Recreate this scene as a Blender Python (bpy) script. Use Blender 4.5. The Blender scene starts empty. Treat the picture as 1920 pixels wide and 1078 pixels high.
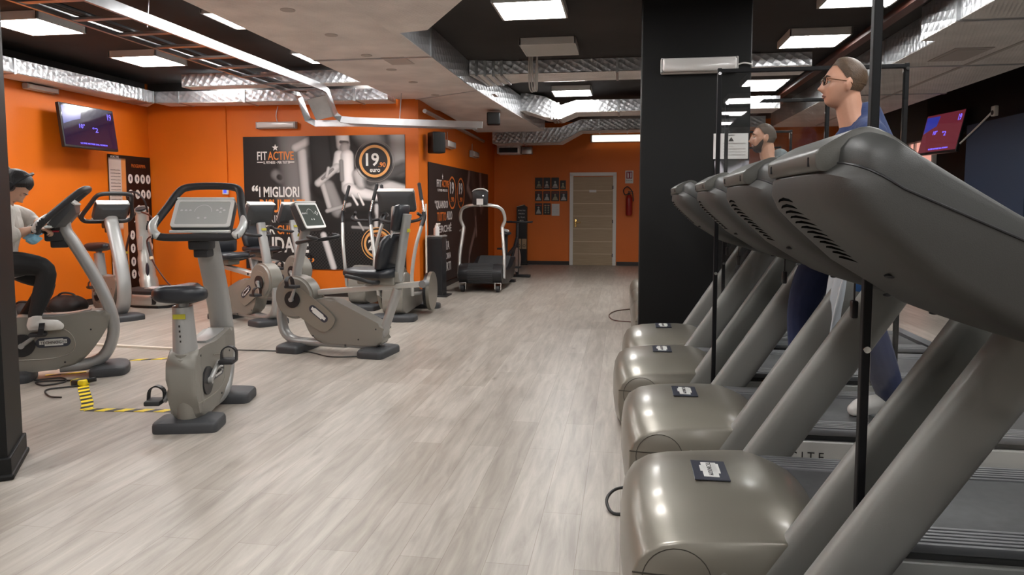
import bpy, bmesh, math, random
from mathutils import Vector, Matrix, Euler, noise
PI = math.pi; R = math.radians
rnd = random.Random(7)
sc = bpy.context.scene
COL = sc.collection

# ---------------------------------------------------------------- camera, exposure, world
cd = bpy.data.cameras.new('camera'); cam = bpy.data.objects.new('camera', cd); COL.objects.link(cam)
cd.sensor_width = 36.0; cd.lens = 1330 / 1920 * 36.0
cd.shift_y = -(539 - 482) / 1920
cd.clip_start = 0.05; cd.clip_end = 100
cam.location = (0, 0, 1.33)
cam.rotation_euler = (R(90 - 4.30), 0, R(8.948))
sc.camera = cam
sc.view_settings.view_transform = 'Standard'; sc.view_settings.look = 'None'
sc.view_settings.gamma = 1; sc.view_settings.exposure = 0.80
sc.view_settings.use_curve_mapping = False
w = bpy.data.worlds.new('world'); sc.world = w; w.use_nodes = True
w.node_tree.nodes['Background'].inputs[0].default_value = (0.55, 0.62, 0.75, 1)
w.node_tree.nodes['Background'].inputs[1].default_value = 0.25
LAMP_POWER = 21.0

# ---------------------------------------------------------------- materials
MATS = {}
def mat(name, col, rough=0.5, metal=0.0, spec=0.5, emit=None, es=0.0, coat=0.0, bump=None, var=0.0, vscale=8.0, sheen=0.0):
    """procedural principled material; var = slight value mottling, bump = (scale, strength, stretch xyz)"""
    if name in MATS: return MATS[name]
    m = bpy.data.materials.new(name); m.use_nodes = True
    nt = m.node_tree; b = nt.nodes['Principled BSDF']
    c = (*col, 1)
    b.inputs['Base Color'].default_value = c
    b.inputs['Roughness'].default_value = rough; b.inputs['Metallic'].default_value = metal
    b.inputs['Specular IOR Level'].default_value = spec
    b.inputs['Coat Weight'].default_value = coat; b.inputs['Coat Roughness'].default_value = 0.12
    if sheen: b.inputs['Sheen Weight'].default_value = sheen
    if emit: b.inputs['Emission Color'].default_value = (*emit, 1); b.inputs['Emission Strength'].default_value = es
    if var or bump:
        tc = nt.nodes.new('ShaderNodeTexCoord')
    if var:
        n = nt.nodes.new('ShaderNodeTexNoise'); n.inputs['Scale'].default_value = vscale; n.inputs['Detail'].default_value = 3
        nt.links.new(tc.outputs['Object'], n.inputs['Vector'])
        mr = nt.nodes.new('ShaderNodeMapRange'); mr.inputs[1].default_value = 0.3; mr.inputs[2].default_value = 0.7
        mr.inputs[3].default_value = 1 - var; mr.inputs[4].default_value = 1 + var
        nt.links.new(n.outputs['Fac'], mr.inputs[0])
        mx = nt.nodes.new('ShaderNodeMix'); mx.data_type = 'RGBA'; mx.blend_type = 'MULTIPLY'; mx.inputs[0].default_value = 1
        mx.inputs[6].default_value = c; nt.links.new(mr.outputs[0], mx.inputs[7]); nt.links.new(mx.outputs[2], b.inputs['Base Color'])
    if bump:
        mp = nt.nodes.new('ShaderNodeMapping'); mp.inputs['Scale'].default_value = bump[2] if len(bump) > 2 else (1, 1, 1)
        nt.links.new(tc.outputs['Object'], mp.inputs[0])
        n2 = nt.nodes.new('ShaderNodeTexNoise'); n2.inputs['Scale'].default_value = bump[0]; n2.inputs['Detail'].default_value = 2
        nt.links.new(mp.outputs[0], n2.inputs['Vector'])
        bp = nt.nodes.new('ShaderNodeBump'); bp.inputs['Strength'].default_value = bump[1]; bp.inputs['Distance'].default_value = 0.01
        nt.links.new(n2.outputs['Fac'], bp.inputs['Height']); nt.links.new(bp.outputs[0], b.inputs['Normal'])
    MATS[name] = m; return m

def glass_mat():
    m = bpy.data.materials.new('plexiglass'); m.use_nodes = True; nt = m.node_tree; nt.nodes.clear()
    o = nt.nodes.new('ShaderNodeOutputMaterial'); mx = nt.nodes.new('ShaderNodeMixShader'); tr = nt.nodes.new('ShaderNodeBsdfTransparent')
    gl = nt.nodes.new('ShaderNodeBsdfGlossy'); fr = nt.nodes.new('ShaderNodeFresnel'); fr.inputs[0].default_value = 1.45
    tr.inputs[0].default_value = (0.97, 0.98, 0.98, 1); gl.inputs['Roughness'].default_value = 0.01
    nt.links.new(fr.outputs[0], mx.inputs[0]); nt.links.new(tr.outputs[0], mx.inputs[1]); nt.links.new(gl.outputs[0], mx.inputs[2])
    nt.links.new(mx.outputs[0], o.inputs[0]); return m

def floor_mat():
    m = bpy.data.materials.new('grey_oak_planks'); m.use_nodes = True; nt = m.node_tree; b = nt.nodes['Principled BSDF']; L = nt.links.new
    N = nt.nodes.new
    tc = N('ShaderNodeTexCoord'); mp = N('ShaderNodeMapping'); mp.inputs['Rotation'].default_value = (0, 0, R(90)); L(tc.outputs['Object'], mp.inputs[0])
    br = N('ShaderNodeTexBrick'); br.offset = 0.37; br.inputs['Scale'].default_value = 1
    br.inputs['Brick Width'].default_value = 1.25; br.inputs['Row Height'].default_value = 0.165
    br.inputs['Mortar Size'].default_value = 0.0013; br.inputs['Mortar Smooth'].default_value = 0.3; br.inputs['Bias'].default_value = 0
    br.inputs['Color1'].default_value = (0.335, 0.303, 0.265, 1); br.inputs['Color2'].default_value = (0.415, 0.385, 0.345, 1)
    br.inputs['Mortar'].default_value = (0.245, 0.210, 0.175, 1)
    L(mp.outputs[0], br.inputs['Vector'])
    mp2 = N('ShaderNodeMapping'); mp2.inputs['Scale'].default_value = (9, 0.9, 1); L(tc.outputs['Object'], mp2.inputs[0])
    n1 = N('ShaderNodeTexNoise'); n1.inputs['Scale'].default_value = 2.2; n1.inputs['Detail'].default_value = 7; n1.inputs['Roughness'].default_value = 0.62; n1.inputs['Distortion'].default_value = 0.5
    L(mp2.outputs[0], n1.inputs['Vector'])
    cr = N('ShaderNodeValToRGB'); cr.color_ramp.elements[0].position = 0.28; cr.color_ramp.elements[0].color = (0.64, 0.61, 0.59, 1)
    cr.color_ramp.elements[1].position = 0.72; cr.color_ramp.elements[1].color = (1.16, 1.15, 1.14, 1); L(n1.outputs['Fac'], cr.inputs[0])
    mx = N('ShaderNodeMix'); mx.data_type = 'RGBA'; mx.blend_type = 'MULTIPLY'; mx.inputs[0].default_value = 1
    L(br.outputs['Color'], mx.inputs[6]); L(cr.outputs[0], mx.inputs[7])
    # knots
    mp3 = N('ShaderNodeMapping'); mp3.inputs['Scale'].default_value = (3.2, 1.3, 1); L(tc.outputs['Object'], mp3.inputs[0])
    vo = N('ShaderNodeTexVoronoi'); vo.inputs['Scale'].default_value = 1.1; L(mp3.outputs[0], vo.inputs['Vector'])
    cr2 = N('ShaderNodeValToRGB'); cr2.color_ramp.elements[0].position = 0.02; cr2.color_ramp.elements[0].color = (0.62, 0.58, 0.55, 1)
    cr2.color_ramp.elements[1].position = 0.075; cr2.color_ramp.elements[1].color = (1, 1, 1, 1); L(vo.outputs['Distance'], cr2.inputs[0])
    mx2 = N('ShaderNodeMix'); mx2.data_type = 'RGBA'; mx2.blend_type = 'MULTIPLY'; mx2.inputs[0].default_value = 0.7
    L(mx.outputs[2], mx2.inputs[6]); L(cr2.outputs[0], mx2.inputs[7]); L(mx2.outputs[2], b.inputs['Base Color'])
    b.inputs['Specular IOR Level'].default_value = 0.5
    mr = N('ShaderNodeMapRange'); mr.inputs[3].default_value = 0.30; mr.inputs[4].default_value = 0.44; L(n1.outputs['Fac'], mr.inputs[0]); L(mr.outputs[0], b.inputs['Roughness'])
    bp = N('ShaderNodeBump'); bp.inputs['Strength'].default_value = 0.12; bp.inputs['Distance'].default_value = 0.004; L(n1.outputs['Fac'], bp.inputs['Height']); L(bp.outputs[0], b.inputs['Normal'])
    return m

def foil_mat(name, col, scale, strength, metal, rough, diamond=True):
    """embossed duct foil: a regular diamond pattern in the bump"""
    m = bpy.data.materials.new(name); m.use_nodes = True; nt = m.node_tree; b = nt.nodes['Principled BSDF']; L = nt.links.new; N = nt.nodes.new
    tc = N('ShaderNodeTexCoord'); mp = N('ShaderNodeMapping'); mp.inputs['Rotation'].default_value = (R(45), R(45), R(45)) if diamond else (0, 0, R(20))
    L(tc.outputs['Object'], mp.inputs[0])
    ch = N('ShaderNodeTexVoronoi'); ch.inputs['Scale'].default_value = scale; ch.inputs['Randomness'].default_value = 0.12 if diamond else 0.05; L(mp.outputs[0], ch.inputs['Vector'])
    bp = N('ShaderNodeBump'); bp.inputs['Strength'].default_value = strength; bp.inputs['Distance'].default_value = 0.02; L(ch.outputs['Distance'], bp.inputs['Height'])
    nz = N('ShaderNodeTexNoise'); nz.inputs['Scale'].default_value = 2.5; L(tc.outputs['Object'], nz.inputs['Vector'])
    cr = N('ShaderNodeValToRGB'); cr.color_ramp.elements[0].position = 0.3; cr.color_ramp.elements[1].position = 0.7
    cr.color_ramp.elements[0].color = (*[c * 0.86 for c in col], 1); cr.color_ramp.elements[1].color = (*[min(1, c * 1.08) for c in col], 1)
    L(nz.outputs['Fac'], cr.inputs[0]); L(cr.outputs[0], b.inputs['Base Color']); L(bp.outputs[0], b.inputs['Normal'])
    b.inputs['Metallic'].default_value = metal; b.inputs['Roughness'].default_value = rough
    return m

def wood_door_mat():
    m = bpy.data.materials.new('door_wood'); m.use_nodes = True; nt = m.node_tree; b = nt.nodes['Principled BSDF']; L = nt.links.new; N = nt.nodes.new
    tc = N('ShaderNodeTexCoord'); mp = N('ShaderNodeMapping'); mp.inputs['Scale'].default_value = (1.5, 1, 30); L(tc.outputs['Object'], mp.inputs[0])
    n = N('ShaderNodeTexNoise'); n.inputs['Scale'].default_value = 2; n.inputs['Detail'].default_value = 4; L(mp.outputs[0], n.inputs['Vector'])
    cr = N('ShaderNodeValToRGB'); cr.color_ramp.elements[0].color = (0.31, 0.22, 0.13, 1); cr.color_ramp.elements[1].color = (0.47, 0.36, 0.23, 1); L(n.outputs['Fac'], cr.inputs[0])
    L(cr.outputs[0], b.inputs['Base Color']); b.inputs['Roughness'].default_value = 0.5; return m

def print_mat():
    """printed poster: colours come from the mesh's own 'print' attribute"""
    m = bpy.data.materials.new('poster_print'); m.use_nodes = True; nt = m.node_tree; b = nt.nodes['Principled BSDF']
    a = nt.nodes.new('ShaderNodeAttribute'); a.attribute_name = 'print'; nt.links.new(a.outputs['Color'], b.inputs['Base Color'])
    b.inputs['Roughness'].default_value = 0.45; b.inputs['Specular IOR Level'].default_value = 0.25; return m

def hazard_mat():
    m = bpy.data.materials.new('hazard_tape'); m.use_nodes = True; nt = m.node_tree; b = nt.nodes['Principled BSDF']; L = nt.links.new; N = nt.nodes.new
    tc = N('ShaderNodeTexCoord'); mp = N('ShaderNodeMapping'); mp.inputs['Rotation'].default_value = (0, 0, R(30)); L(tc.outputs['Object'], mp.inputs[0])
    wv = N('ShaderNodeTexWave'); wv.wave_type = 'BANDS'; wv.inputs['Scale'].default_value = 3.0; L(mp.outputs[0], wv.inputs['Vector'])
    cr = N('ShaderNodeValToRGB'); cr.color_ramp.interpolation = 'CONSTANT'; cr.color_ramp.elements[0].color = (0.02, 0.02, 0.02, 1)
    cr.color_ramp.elements[1].position = 0.45; cr.color_ramp.elements[1].color = (0.85, 0.66, 0.02, 1); L(wv.outputs['Fac'], cr.inputs[0]); L(cr.outputs[0], b.inputs['Base Color'])
    b.inputs['Roughness'].default_value = 0.4; return m

GLASS = glass_mat(); FLOOR = floor_mat(); DOORW = wood_door_mat(); PRINT = print_mat(); HAZ = hazard_mat()
FOIL = foil_mat('duct_foil', (0.62, 0.63, 0.65), 16, 0.55, 0.75, 0.36)
PERF = foil_mat('duct_panel', (0.80, 0.75, 0.715), 34, 0.5, 0.0, 0.6, False)
ORANGE = mat('orange_paint', (0.70, 0.148, 0.0025), 0.5, var=0.05, vscale=1.2, bump=(90, 0.05))
BLACKP = mat('black_paint', (0.0055, 0.0055, 0.0055), 0.55, spec=0.25)
BLACKC = mat('black_ceiling', (0.040, 0.036, 0.034), 0.75, spec=0.2, var=0.25, vscale=0.9)
BLUEGR = mat('blue_grey_paint', (0.028, 0.046, 0.088), 0.6)
SKIRT = mat('dark_skirting', (0.02, 0.012, 0.010), 0.5)
WHITE = mat('white_paint', (0.72, 0.70, 0.66), 0.4)
LAMPW = mat('lamp_housing', (0.55, 0.53, 0.50), 0.5)
DIFF = mat('lit_diffuser', (0.9, 0.9, 0.88), 0.5, emit=(1.0, 0.985, 0.965), es=LAMP_POWER)
DIFFOFF = mat('unlit_diffuser', (0.50, 0.49, 0.46), 0.5)
GALV = mat('galvanised', (0.55, 0.56, 0.57), 0.33, metal=0.9, var=0.12, vscale=5)
CHAMP = mat('champagne_paint', (0.222, 0.204, 0.170), 0.33, metal=0.4, coat=0.25)
GREYP = mat('grey_panel', (0.235, 0.222, 0.196), 0.40, metal=0.2)
SILV = mat('silver_tube', (0.36, 0.36, 0.35), 0.36, metal=0.35)
UPR = mat('upright_grey', (0.215, 0.212, 0.200), 0.40, metal=0.25, bump=(500, 0.06))
DGREY = mat('console_shell', (0.029, 0.028, 0.025), 0.55, bump=(700, 0.12))
MGREY = mat('console_upper', (0.036, 0.037, 0.035), 0.48, bump=(700, 0.1))
CAPM = mat('console_cap', (0.068, 0.066, 0.058), 0.40, bump=(350, 0.05))
RUB = mat('black_rubber', (0.020, 0.020, 0.022), 0.55)
BASEM = mat('base_rubber', (0.040, 0.042, 0.046), 0.55)
BLK = mat('black_plastic', (0.012, 0.012, 0.014), 0.38)
CUSH = mat('black_cushion', (0.018, 0.020, 0.025), 0.36, spec=0.5)
CHROME = mat('chrome', (0.78, 0.78, 0.78), 0.14, metal=1.0)
SCREEN = mat('grey_screen', (0.40, 0.41, 0.40), 0.5)
DSCREEN = mat('dark_screen', (0.085, 0.10, 0.09), 0.6, spec=0.12)
BELT = mat('running_belt', (0.040, 0.040, 0.042), 0.6, var=0.15, vscale=30)
RAIL = mat('foot_rail', (0.125, 0.125, 0.132), 0.5)
SIDEW = mat('pale_side_panel', (0.46, 0.45, 0.43), 0.35, metal=0.2)
LOGOD = mat('logo_plate', (0.035, 0.038, 0.055), 0.35)
LOGOW = mat('logo_white', (0.70, 0.70, 0.68), 0.4)
YEL = mat('yellow_label', (0.42, 0.38, 0.03), 0.45)
INKW = mat('ink_white', (0.80, 0.78, 0.74), 0.5)
INKO = mat('ink_orange', (0.80, 0.24, 0.04), 0.5)
INKK = mat('ink_black', (0.013, 0.010, 0.010), 0.5)
PAPER = mat('paper', (0.72, 0.70, 0.68), 0.6)
RED = mat('red_enamel', (0.30, 0.012, 0.010), 0.3)
BRASS = mat('brass', (0.65, 0.42, 0.14), 0.25, metal=1)
GOLD = mat('gold_inlay', (0.62, 0.50, 0.33), 0.4)

# ---------------------------------------------------------------- mesh helpers
def new_bm(): return bmesh.new()
def fin(name, bm, m, parent=None, smooth=35, loc=None, rot=None):
    bmesh.ops.remove_doubles(bm, verts=bm.verts, dist=1e-5)
    bmesh.ops.recalc_face_normals(bm, faces=bm.faces)
    me = bpy.data.meshes.new(name); bm.to_mesh(me); bm.free()
    if m is not None: me.materials.append(m)
    if smooth:
        me.polygons.foreach_set('use_smooth', [True] * len(me.polygons)); me.set_sharp_from_angle(angle=R(smooth))
    o = bpy.data.objects.new(name, me); COL.objects.link(o)
    if parent is not None: o.parent = parent
    if loc: o.location = loc
    if rot: o.rotation_euler = rot
    return o
def tag(o, label=None, cat=None, group=None, kind=None):
    if label: o['label'] = label
    if cat: o['category'] = cat
    if group: o['group'] = group
    if kind: o['kind'] = kind
    return o
def thing(name, label, cat, loc=(0, 0, 0), rz=0, group=None):
    o = bpy.data.objects.new(name, None); COL.objects.link(o); o.location = loc; o.rotation_euler = (0, 0, rz); o.empty_display_size = 0.1
    return tag(o, label, cat, group)
def copy_tree(o, parent=None):
    c = o.copy(); COL.objects.link(c)
    if parent is not None: c.parent = parent
    for ch in list(o.children): copy_tree(ch, c)
    return c
def relabel(o, label, loc=None, rz=None):
    o['label'] = label
    if loc: o.location = loc
    if rz is not None: o.rotation_euler = (0, 0, rz)
    return o

def box(bm, c, s, bev=0.0, seg=2, rot=None):
    r = bmesh.ops.create_cube(bm, size=1); vs = r['verts']
    M = Matrix.Translation(c) @ (rot.to_4x4() if rot is not None else Matrix()) @ Matrix.Diagonal((*s, 1))
    bmesh.ops.transform(bm, matrix=M, verts=vs)
    if bev:
        es = list({e for v in vs for e in v.link_edges})
        bmesh.ops.bevel(bm, geom=es, offset=min(bev, min(s) * 0.45), segments=seg, profile=0.5, affect='EDGES')
    return bm
def cyl(bm, a, b, r1, r2=None, n=20, caps=True):
    a, b = Vector(a), Vector(b); d = b - a
    r = bmesh.ops.create_cone(bm, cap_ends=caps, segments=n, radius1=r1, radius2=r1 if r2 is None else r2, depth=d.length)
    M = Matrix.Translation((a + b) / 2) @ d.to_track_quat('Z', 'Y').to_matrix().to_4x4()
    bmesh.ops.transform(bm, matrix=M, verts=r['verts']); return bm
def ball(bm, c, r, n=16):
    x = bmesh.ops.create_uvsphere(bm, u_segments=n, v_segments=max(6, n // 2), radius=1)
    s = r if hasattr(r, '__len__') else (r, r, r)
    bmesh.ops.transform(bm, matrix=Matrix.Translation(c) @ Matrix.Diagonal((*s, 1)), verts=x['verts']); return bm
def smooth_path(pts, n=6, closed=False):
    P = [Vector(p) for p in pts]; out = []; k = len(P)
    for i in range(k if closed else k - 1):
        p0 = P[(i - 1) % k] if closed or i > 0 else P[0] * 2 - P[1]
        p1 = P[i]; p2 = P[(i + 1) % k]
        p3 = P[(i + 2) % k] if closed or i + 2 < k else P[-1] * 2 - P[-2]
        for j in range(n):
            t = j / n
            out.append(0.5 * ((2 * p1) + (-p0 + p2) * t + (2 * p0 - 5 * p1 + 4 * p2 - p3) * t * t + (-p0 + 3 * p1 - 3 * p2 + p3) * t ** 3))
    if not closed: out.append(P[-1].copy())
    return out
def tube(bm, pts, r, n=14, closed=False, flat=None, side=None, caps=True, expo=2.0):
    """sweep; r number or list; flat=(a,b) ellipse factors along (side, other) with a fixed side vector"""
    P = [Vector(p) for p in pts]; k = len(P); rs = r if hasattr(r, '__len__') else [r] * k
    T = []
    for i in range(k):
        a = P[(i - 1) % k] if (closed or i > 0) else P[i]; b = P[(i + 1) % k] if (closed or i < k - 1) else P[i]
        T.append((b - a).normalized())
    if side is None:
        ref = Vector((0, 0, 1)) if abs(T[0].z) < 0.9 else Vector((1, 0, 0)); u = T[0].cross(ref).normalized()
    rings = []
    for i in range(k):
        if side is not None:
            u = Vector(side); u = (u - T[i] * u.dot(T[i])).normalized()
        else:
            u = (u - T[i] * u.dot(T[i])).normalized()
        v = T[i].cross(u)
        fa, fb = flat if flat else (1, 1); ring = []
        for j in range(n):
            t = 2 * PI * j / n; cx_, sx_ = math.cos(t), math.sin(t)
            if expo != 2.0:
                cx_ = math.copysign(abs(cx_) ** (2 / expo), cx_); sx_ = math.copysign(abs(sx_) ** (2 / expo), sx_)
            ring.append(bm.verts.new(P[i] + (u * cx_ * fa + v * sx_ * fb) * rs[i]))
        rings.append(ring)
    for i in range(k if closed else k - 1):
        A, B = rings[i], rings[(i + 1) % k]
        for j in range(n): bm.faces.new((A[j], A[(j + 1) % n], B[(j + 1) % n], B[j]))
    if caps and not closed: bm.faces.new(rings[0]); bm.faces.new(rings[-1])
    return bm
def loft(bm, rings, caps=True, closed_ring=True):
    V = [[bm.verts.new(p) for p in ring] for ring in rings]; n = len(V[0])
    for A, B in zip(V, V[1:]):
        for j in range(n if closed_ring else n - 1): bm.faces.new((A[j], A[(j + 1) % n], B[(j + 1) % n], B[j]))
    if caps and closed_ring: bm.faces.new(V[0]); bm.faces.new(V[-1])
    return bm
def prism(bm, pts, axis, a, b, bev=0.0, seg=2):
    """extrude a 2D polygon; axis 'y': pts are (x,z); 'x': (y,z); 'z': (x,y)"""
    f = {'y': lambda p, t: (p[0], t, p[1]), 'x': lambda p, t: (t, p[0], p[1]), 'z': lambda p, t: (p[0], p[1], t)}[axis]
    A = [bm.verts.new(f(p, a)) for p in pts]; B = [bm.verts.new(f(p, b)) for p in pts]; n = len(pts)
    fs = [bm.faces.new(A), bm.faces.new(B)]
    for j in range(n): fs.append(bm.faces.new((A[j], A[(j + 1) % n], B[(j + 1) % n], B[j])))
    if bev:
        es = list(set(fs[0].edges) | set(fs[1].edges))
        bmesh.ops.bevel(bm, geom=es, offset=bev, segments=seg, profile=0.5, affect='EDGES')
    return bm
def rrect(w, h, r, n=5, cx=0, cy=0):
    out = []
    for sx, sy, a0 in ((1, 1, 0), (-1, 1, 90), (-1, -1, 180), (1, -1, 270)):
        for i in range(n + 1):
            a = R(a0 + 90 * i / n); out.append((cx + sx * (w / 2 - r) + r * math.cos(a), cy + sy * (h / 2 - r) + r * math.sin(a)))
    return out
def smooth2(pts, n=4, closed=True): return [(p.x, p.y) for p in smooth_path([(a, b, 0) for a, b in pts], n, closed)]
FONT = bpy.data.curves.new('f', 'FONT').font
def text(name, s, size, m, parent, loc, rot, sx=1.0, depth=0.002, align='LEFT', bold=0.0):
    cu = bpy.data.curves.new('t', 'FONT'); cu.body = s; cu.size = size; cu.extrude = depth / 2; cu.align_x = align; cu.offset = bold; cu.resolution_u = 3
    t = bpy.data.objects.new('t', cu); COL.objects.link(t)
    dg = bpy.context.evaluated_depsgraph_get(); me = bpy.data.meshes.new_from_object(t.evaluated_get(dg)); me.name = name
    bpy.data.objects.remove(t); bpy.data.curves.remove(cu)
    me.transform(Matrix.Diagonal((sx, 1, 1, 1))); me.materials.clear(); me.materials.append(m)
    o = bpy.data.objects.new(name, me); COL.objects.link(o); o.parent = parent; o.location = loc; o.rotation_euler = rot
    return o
def part(name, m, parent, fn, *a, smooth=35, **k):
    bm = new_bm(); fn(bm, *a, **k); return fin(name, bm, m, parent, smooth)
def struct(name, m, fn, *a, smooth=0, **k):
    bm = new_bm(); fn(bm, *a, **k); return tag(fin(name, bm, m, None, smooth), kind='structure')
def rsweep(bm, pts, a, b, up=(0, 0, 1)):
    """rectangular bar along a polyline: a = half width, b = half height"""
    P = [Vector(p) for p in pts]; rings = []
    for i, p in enumerate(P):
        t = (P[min(i + 1, len(P) - 1)] - P[max(i - 1, 0)]).normalized(); u = t.cross(Vector(up)).normalized(); v = u.cross(t)
        rings.append([p + u * sx * a + v * sz * b for sx, sz in ((1, 1), (-1, 1), (-1, -1), (1, -1))])
    return loft(bm, rings)
def fit_text(name, s, m, parent, x, z, w_, h_, y=-0.004, thin=0.0, rz=0.0):
    """lettering in the parent's own x-z plane, scaled to fill w_ x h_ from its lower left corner"""
    o = text(name, s, 1.0, m, parent, (0, 0, 0), (R(90), 0, 0), depth=0.003, bold=thin)
    xs = [v.co.x for v in o.data.vertices]; ys = [v.co.y for v in o.data.vertices]
    sx, sy = w_ / (max(xs) - min(xs)), h_ / (max(ys) - min(ys))
    o.data.transform(Matrix.Diagonal((sx, sy, 1, 1)) @ Matrix.Translation((-min(xs), -min(ys), 0)))
    o.location = (x, y, z)
    return o

# ================================================================ the room
struct('floor', FLOOR, lambda bm: box(bm, (-1, 3.2, -0.05), (12.4, 24.9, 0.1)))
struct('ceiling', BLACKC, lambda bm: box(bm, (-1, 3.2, 3.13), (12.4, 24.9, 0.1)))
struct('wall_left', ORANGE, lambda bm: box(bm, (-7.03, 0.35, 1.54), (0.16, 18.7, 3.08)))
struct('wall_back', ORANGE, lambda bm: box(bm, (-4.97, 9.70, 1.54), (3.96, 0.16, 3.08)))
struct('wall_side', ORANGE, lambda bm: box(bm, (-2.91, 12.535, 1.54), (0.16, 5.83, 3.08)))
struct('wall_far', ORANGE, lambda bm: box(bm, (1.1, 15.53, 1.54), (8.2, 0.16, 3.08)))
struct('wall_right', BLACKP, lambda bm: box(bm, (5.08, 3.2, 1.54), (0.16, 24.8, 3.08)))
struct('wall_front', WHITE, lambda bm: box(bm, (-1, -9.1, 1.54), (12.3, 0.16, 3.08)))
struct('baseboard_left', SKIRT, lambda bm: box(bm, (-6.94, 3.8, 0.04), (0.025, 11.6, 0.08)))
struct('baseboard_back', SKIRT, lambda bm: box(bm, (-4.9, 9.61, 0.04), (4.05, 0.025, 0.08)))
struct('baseboard_side', SKIRT, lambda bm: box(bm, (-2.82, 12.5, 0.04), (0.025, 5.7, 0.08)))
def bb_far(bm):
    box(bm, (-1.99, 15.435, 0.04), (1.65, 0.025, 0.08)); box(bm, (2.35, 15.435, 0.04), (5.0, 0.025, 0.08))
struct('baseboard_far', SKIRT, bb_far)
struct('trim_1', ORANGE, lambda bm: box(bm, (-5.76, 9.605, 1.4), (0.13, 0.035, 2.7)))
struct('trim_2', BLACKP, lambda bm: box(bm, (4.915, 6.7, 2.72), (0.17, 17.0, 0.7)))          # dark beam under the right-hand duct
tag(part('pillar', BLACKP, None, lambda bm: box(bm, (0.582, 6.345, 1.54), (0.895, 0.29, 3.08), 0.01), smooth=0), kind='structure')
def pl2(bm):
    box(bm, (0, 0, 1.54), (0.7, 0.4, 3.08))
p2 = tag(part('pillar', BLACKP, None, pl2, smooth=0), kind='structure'); p2.location = (-3.325, 2.885, 0); p2.rotation_euler = (0, 0, R(35))
sk = part('skirting', BLACKP, p2, lambda bm: (box(bm, (0, 0, 0.055), (0.73, 0.43, 0.11), 0.006), box(bm, (0, 0, 0.015), (0.75, 0.45, 0.03), 0.01)), smooth=0)
tag(part('pillar', BLUEGR, None, lambda bm: box(bm, (4.82, 9.95, 1.2), (0.36, 1.5, 2.4)), smooth=0), kind='structure')

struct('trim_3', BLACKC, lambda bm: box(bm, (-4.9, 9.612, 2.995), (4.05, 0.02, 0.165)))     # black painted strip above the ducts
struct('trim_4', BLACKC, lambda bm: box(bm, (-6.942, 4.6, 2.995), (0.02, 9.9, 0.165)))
# door
d = tag(part('door_1', DOORW, None, lambda bm: box(bm, (-0.663, 15.435, 0.955), (0.86, 0.03, 1.91), 0.004), smooth=0), kind='structure')
def frame(bm):
    box(bm, (-1.125, 15.425, 0.98), (0.075, 0.06, 1.96), 0.006); box(bm, (-0.20, 15.425, 0.98), (0.075, 0.06, 1.96), 0.006); box(bm, (-0.663, 15.425, 1.965), (1.0, 0.06, 0.075), 0.006)
part('door_frame', WHITE, d, frame, smooth=0)
def inlays(bm):
    for z in (0.245, 0.515, 0.79, 1.065, 1.335, 1.61): box(bm, (-0.663, 15.4185, z), (0.84, 0.004, 0.014))
part('inlay', GOLD, d, inlays, smooth=0)
def dh(bm):
    box(bm, (-1.035, 15.415, 0.91), (0.045, 0.012, 0.17), 0.004); cyl(bm, (-1.035, 15.41, 0.93), (-1.035, 15.365, 0.93), 0.011); tube(bm, [(-1.035, 15.37, 0.93), (-0.98, 15.365, 0.935), (-0.92, 15.37, 0.93)], 0.01)
part('door_handle', BRASS, d, dh)
part('door_plate', PAPER, d, lambda bm: box(bm, (-0.665, 15.414, 1.60), (0.15, 0.006, 0.05)), smooth=0)
for z in (0.22, 0.95, 1.68): part('hinge', BLK, d, lambda bm: cyl(bm, (-0.235, 15.405, z - 0.035), (-0.235, 15.405, z + 0.035), 0.012))
# window in the right-hand wall
wn = tag(part('window_1', mat('window_frame_white', (0.75, 0.74, 0.72), 0.4), None, lambda bm: [box(bm, c, s, 0.005) for c, s in (((4.97, 12.55, 1.45), (0.06, 0.06, 2.0)), ((4.97, 13.55, 1.45), (0.06, 0.06, 2.0)), ((4.97, 13.3, 1.45), (0.06, 0.05, 2.0)), ((4.97, 13.05, 2.45), (0.06, 1.06, 0.06)), ((4.97, 13.05, 0.45), (0.06, 1.06, 0.06)))], smooth=0), kind='structure')
part('pane', mat('daylit_pane', (0.5, 0.3, 0.26), 0.2, emit=(0.95, 0.42, 0.33), es=0.55), wn, lambda bm: box(bm, (4.985, 13.05, 1.45), (0.02, 0.98, 1.96)), smooth=0)

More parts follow.
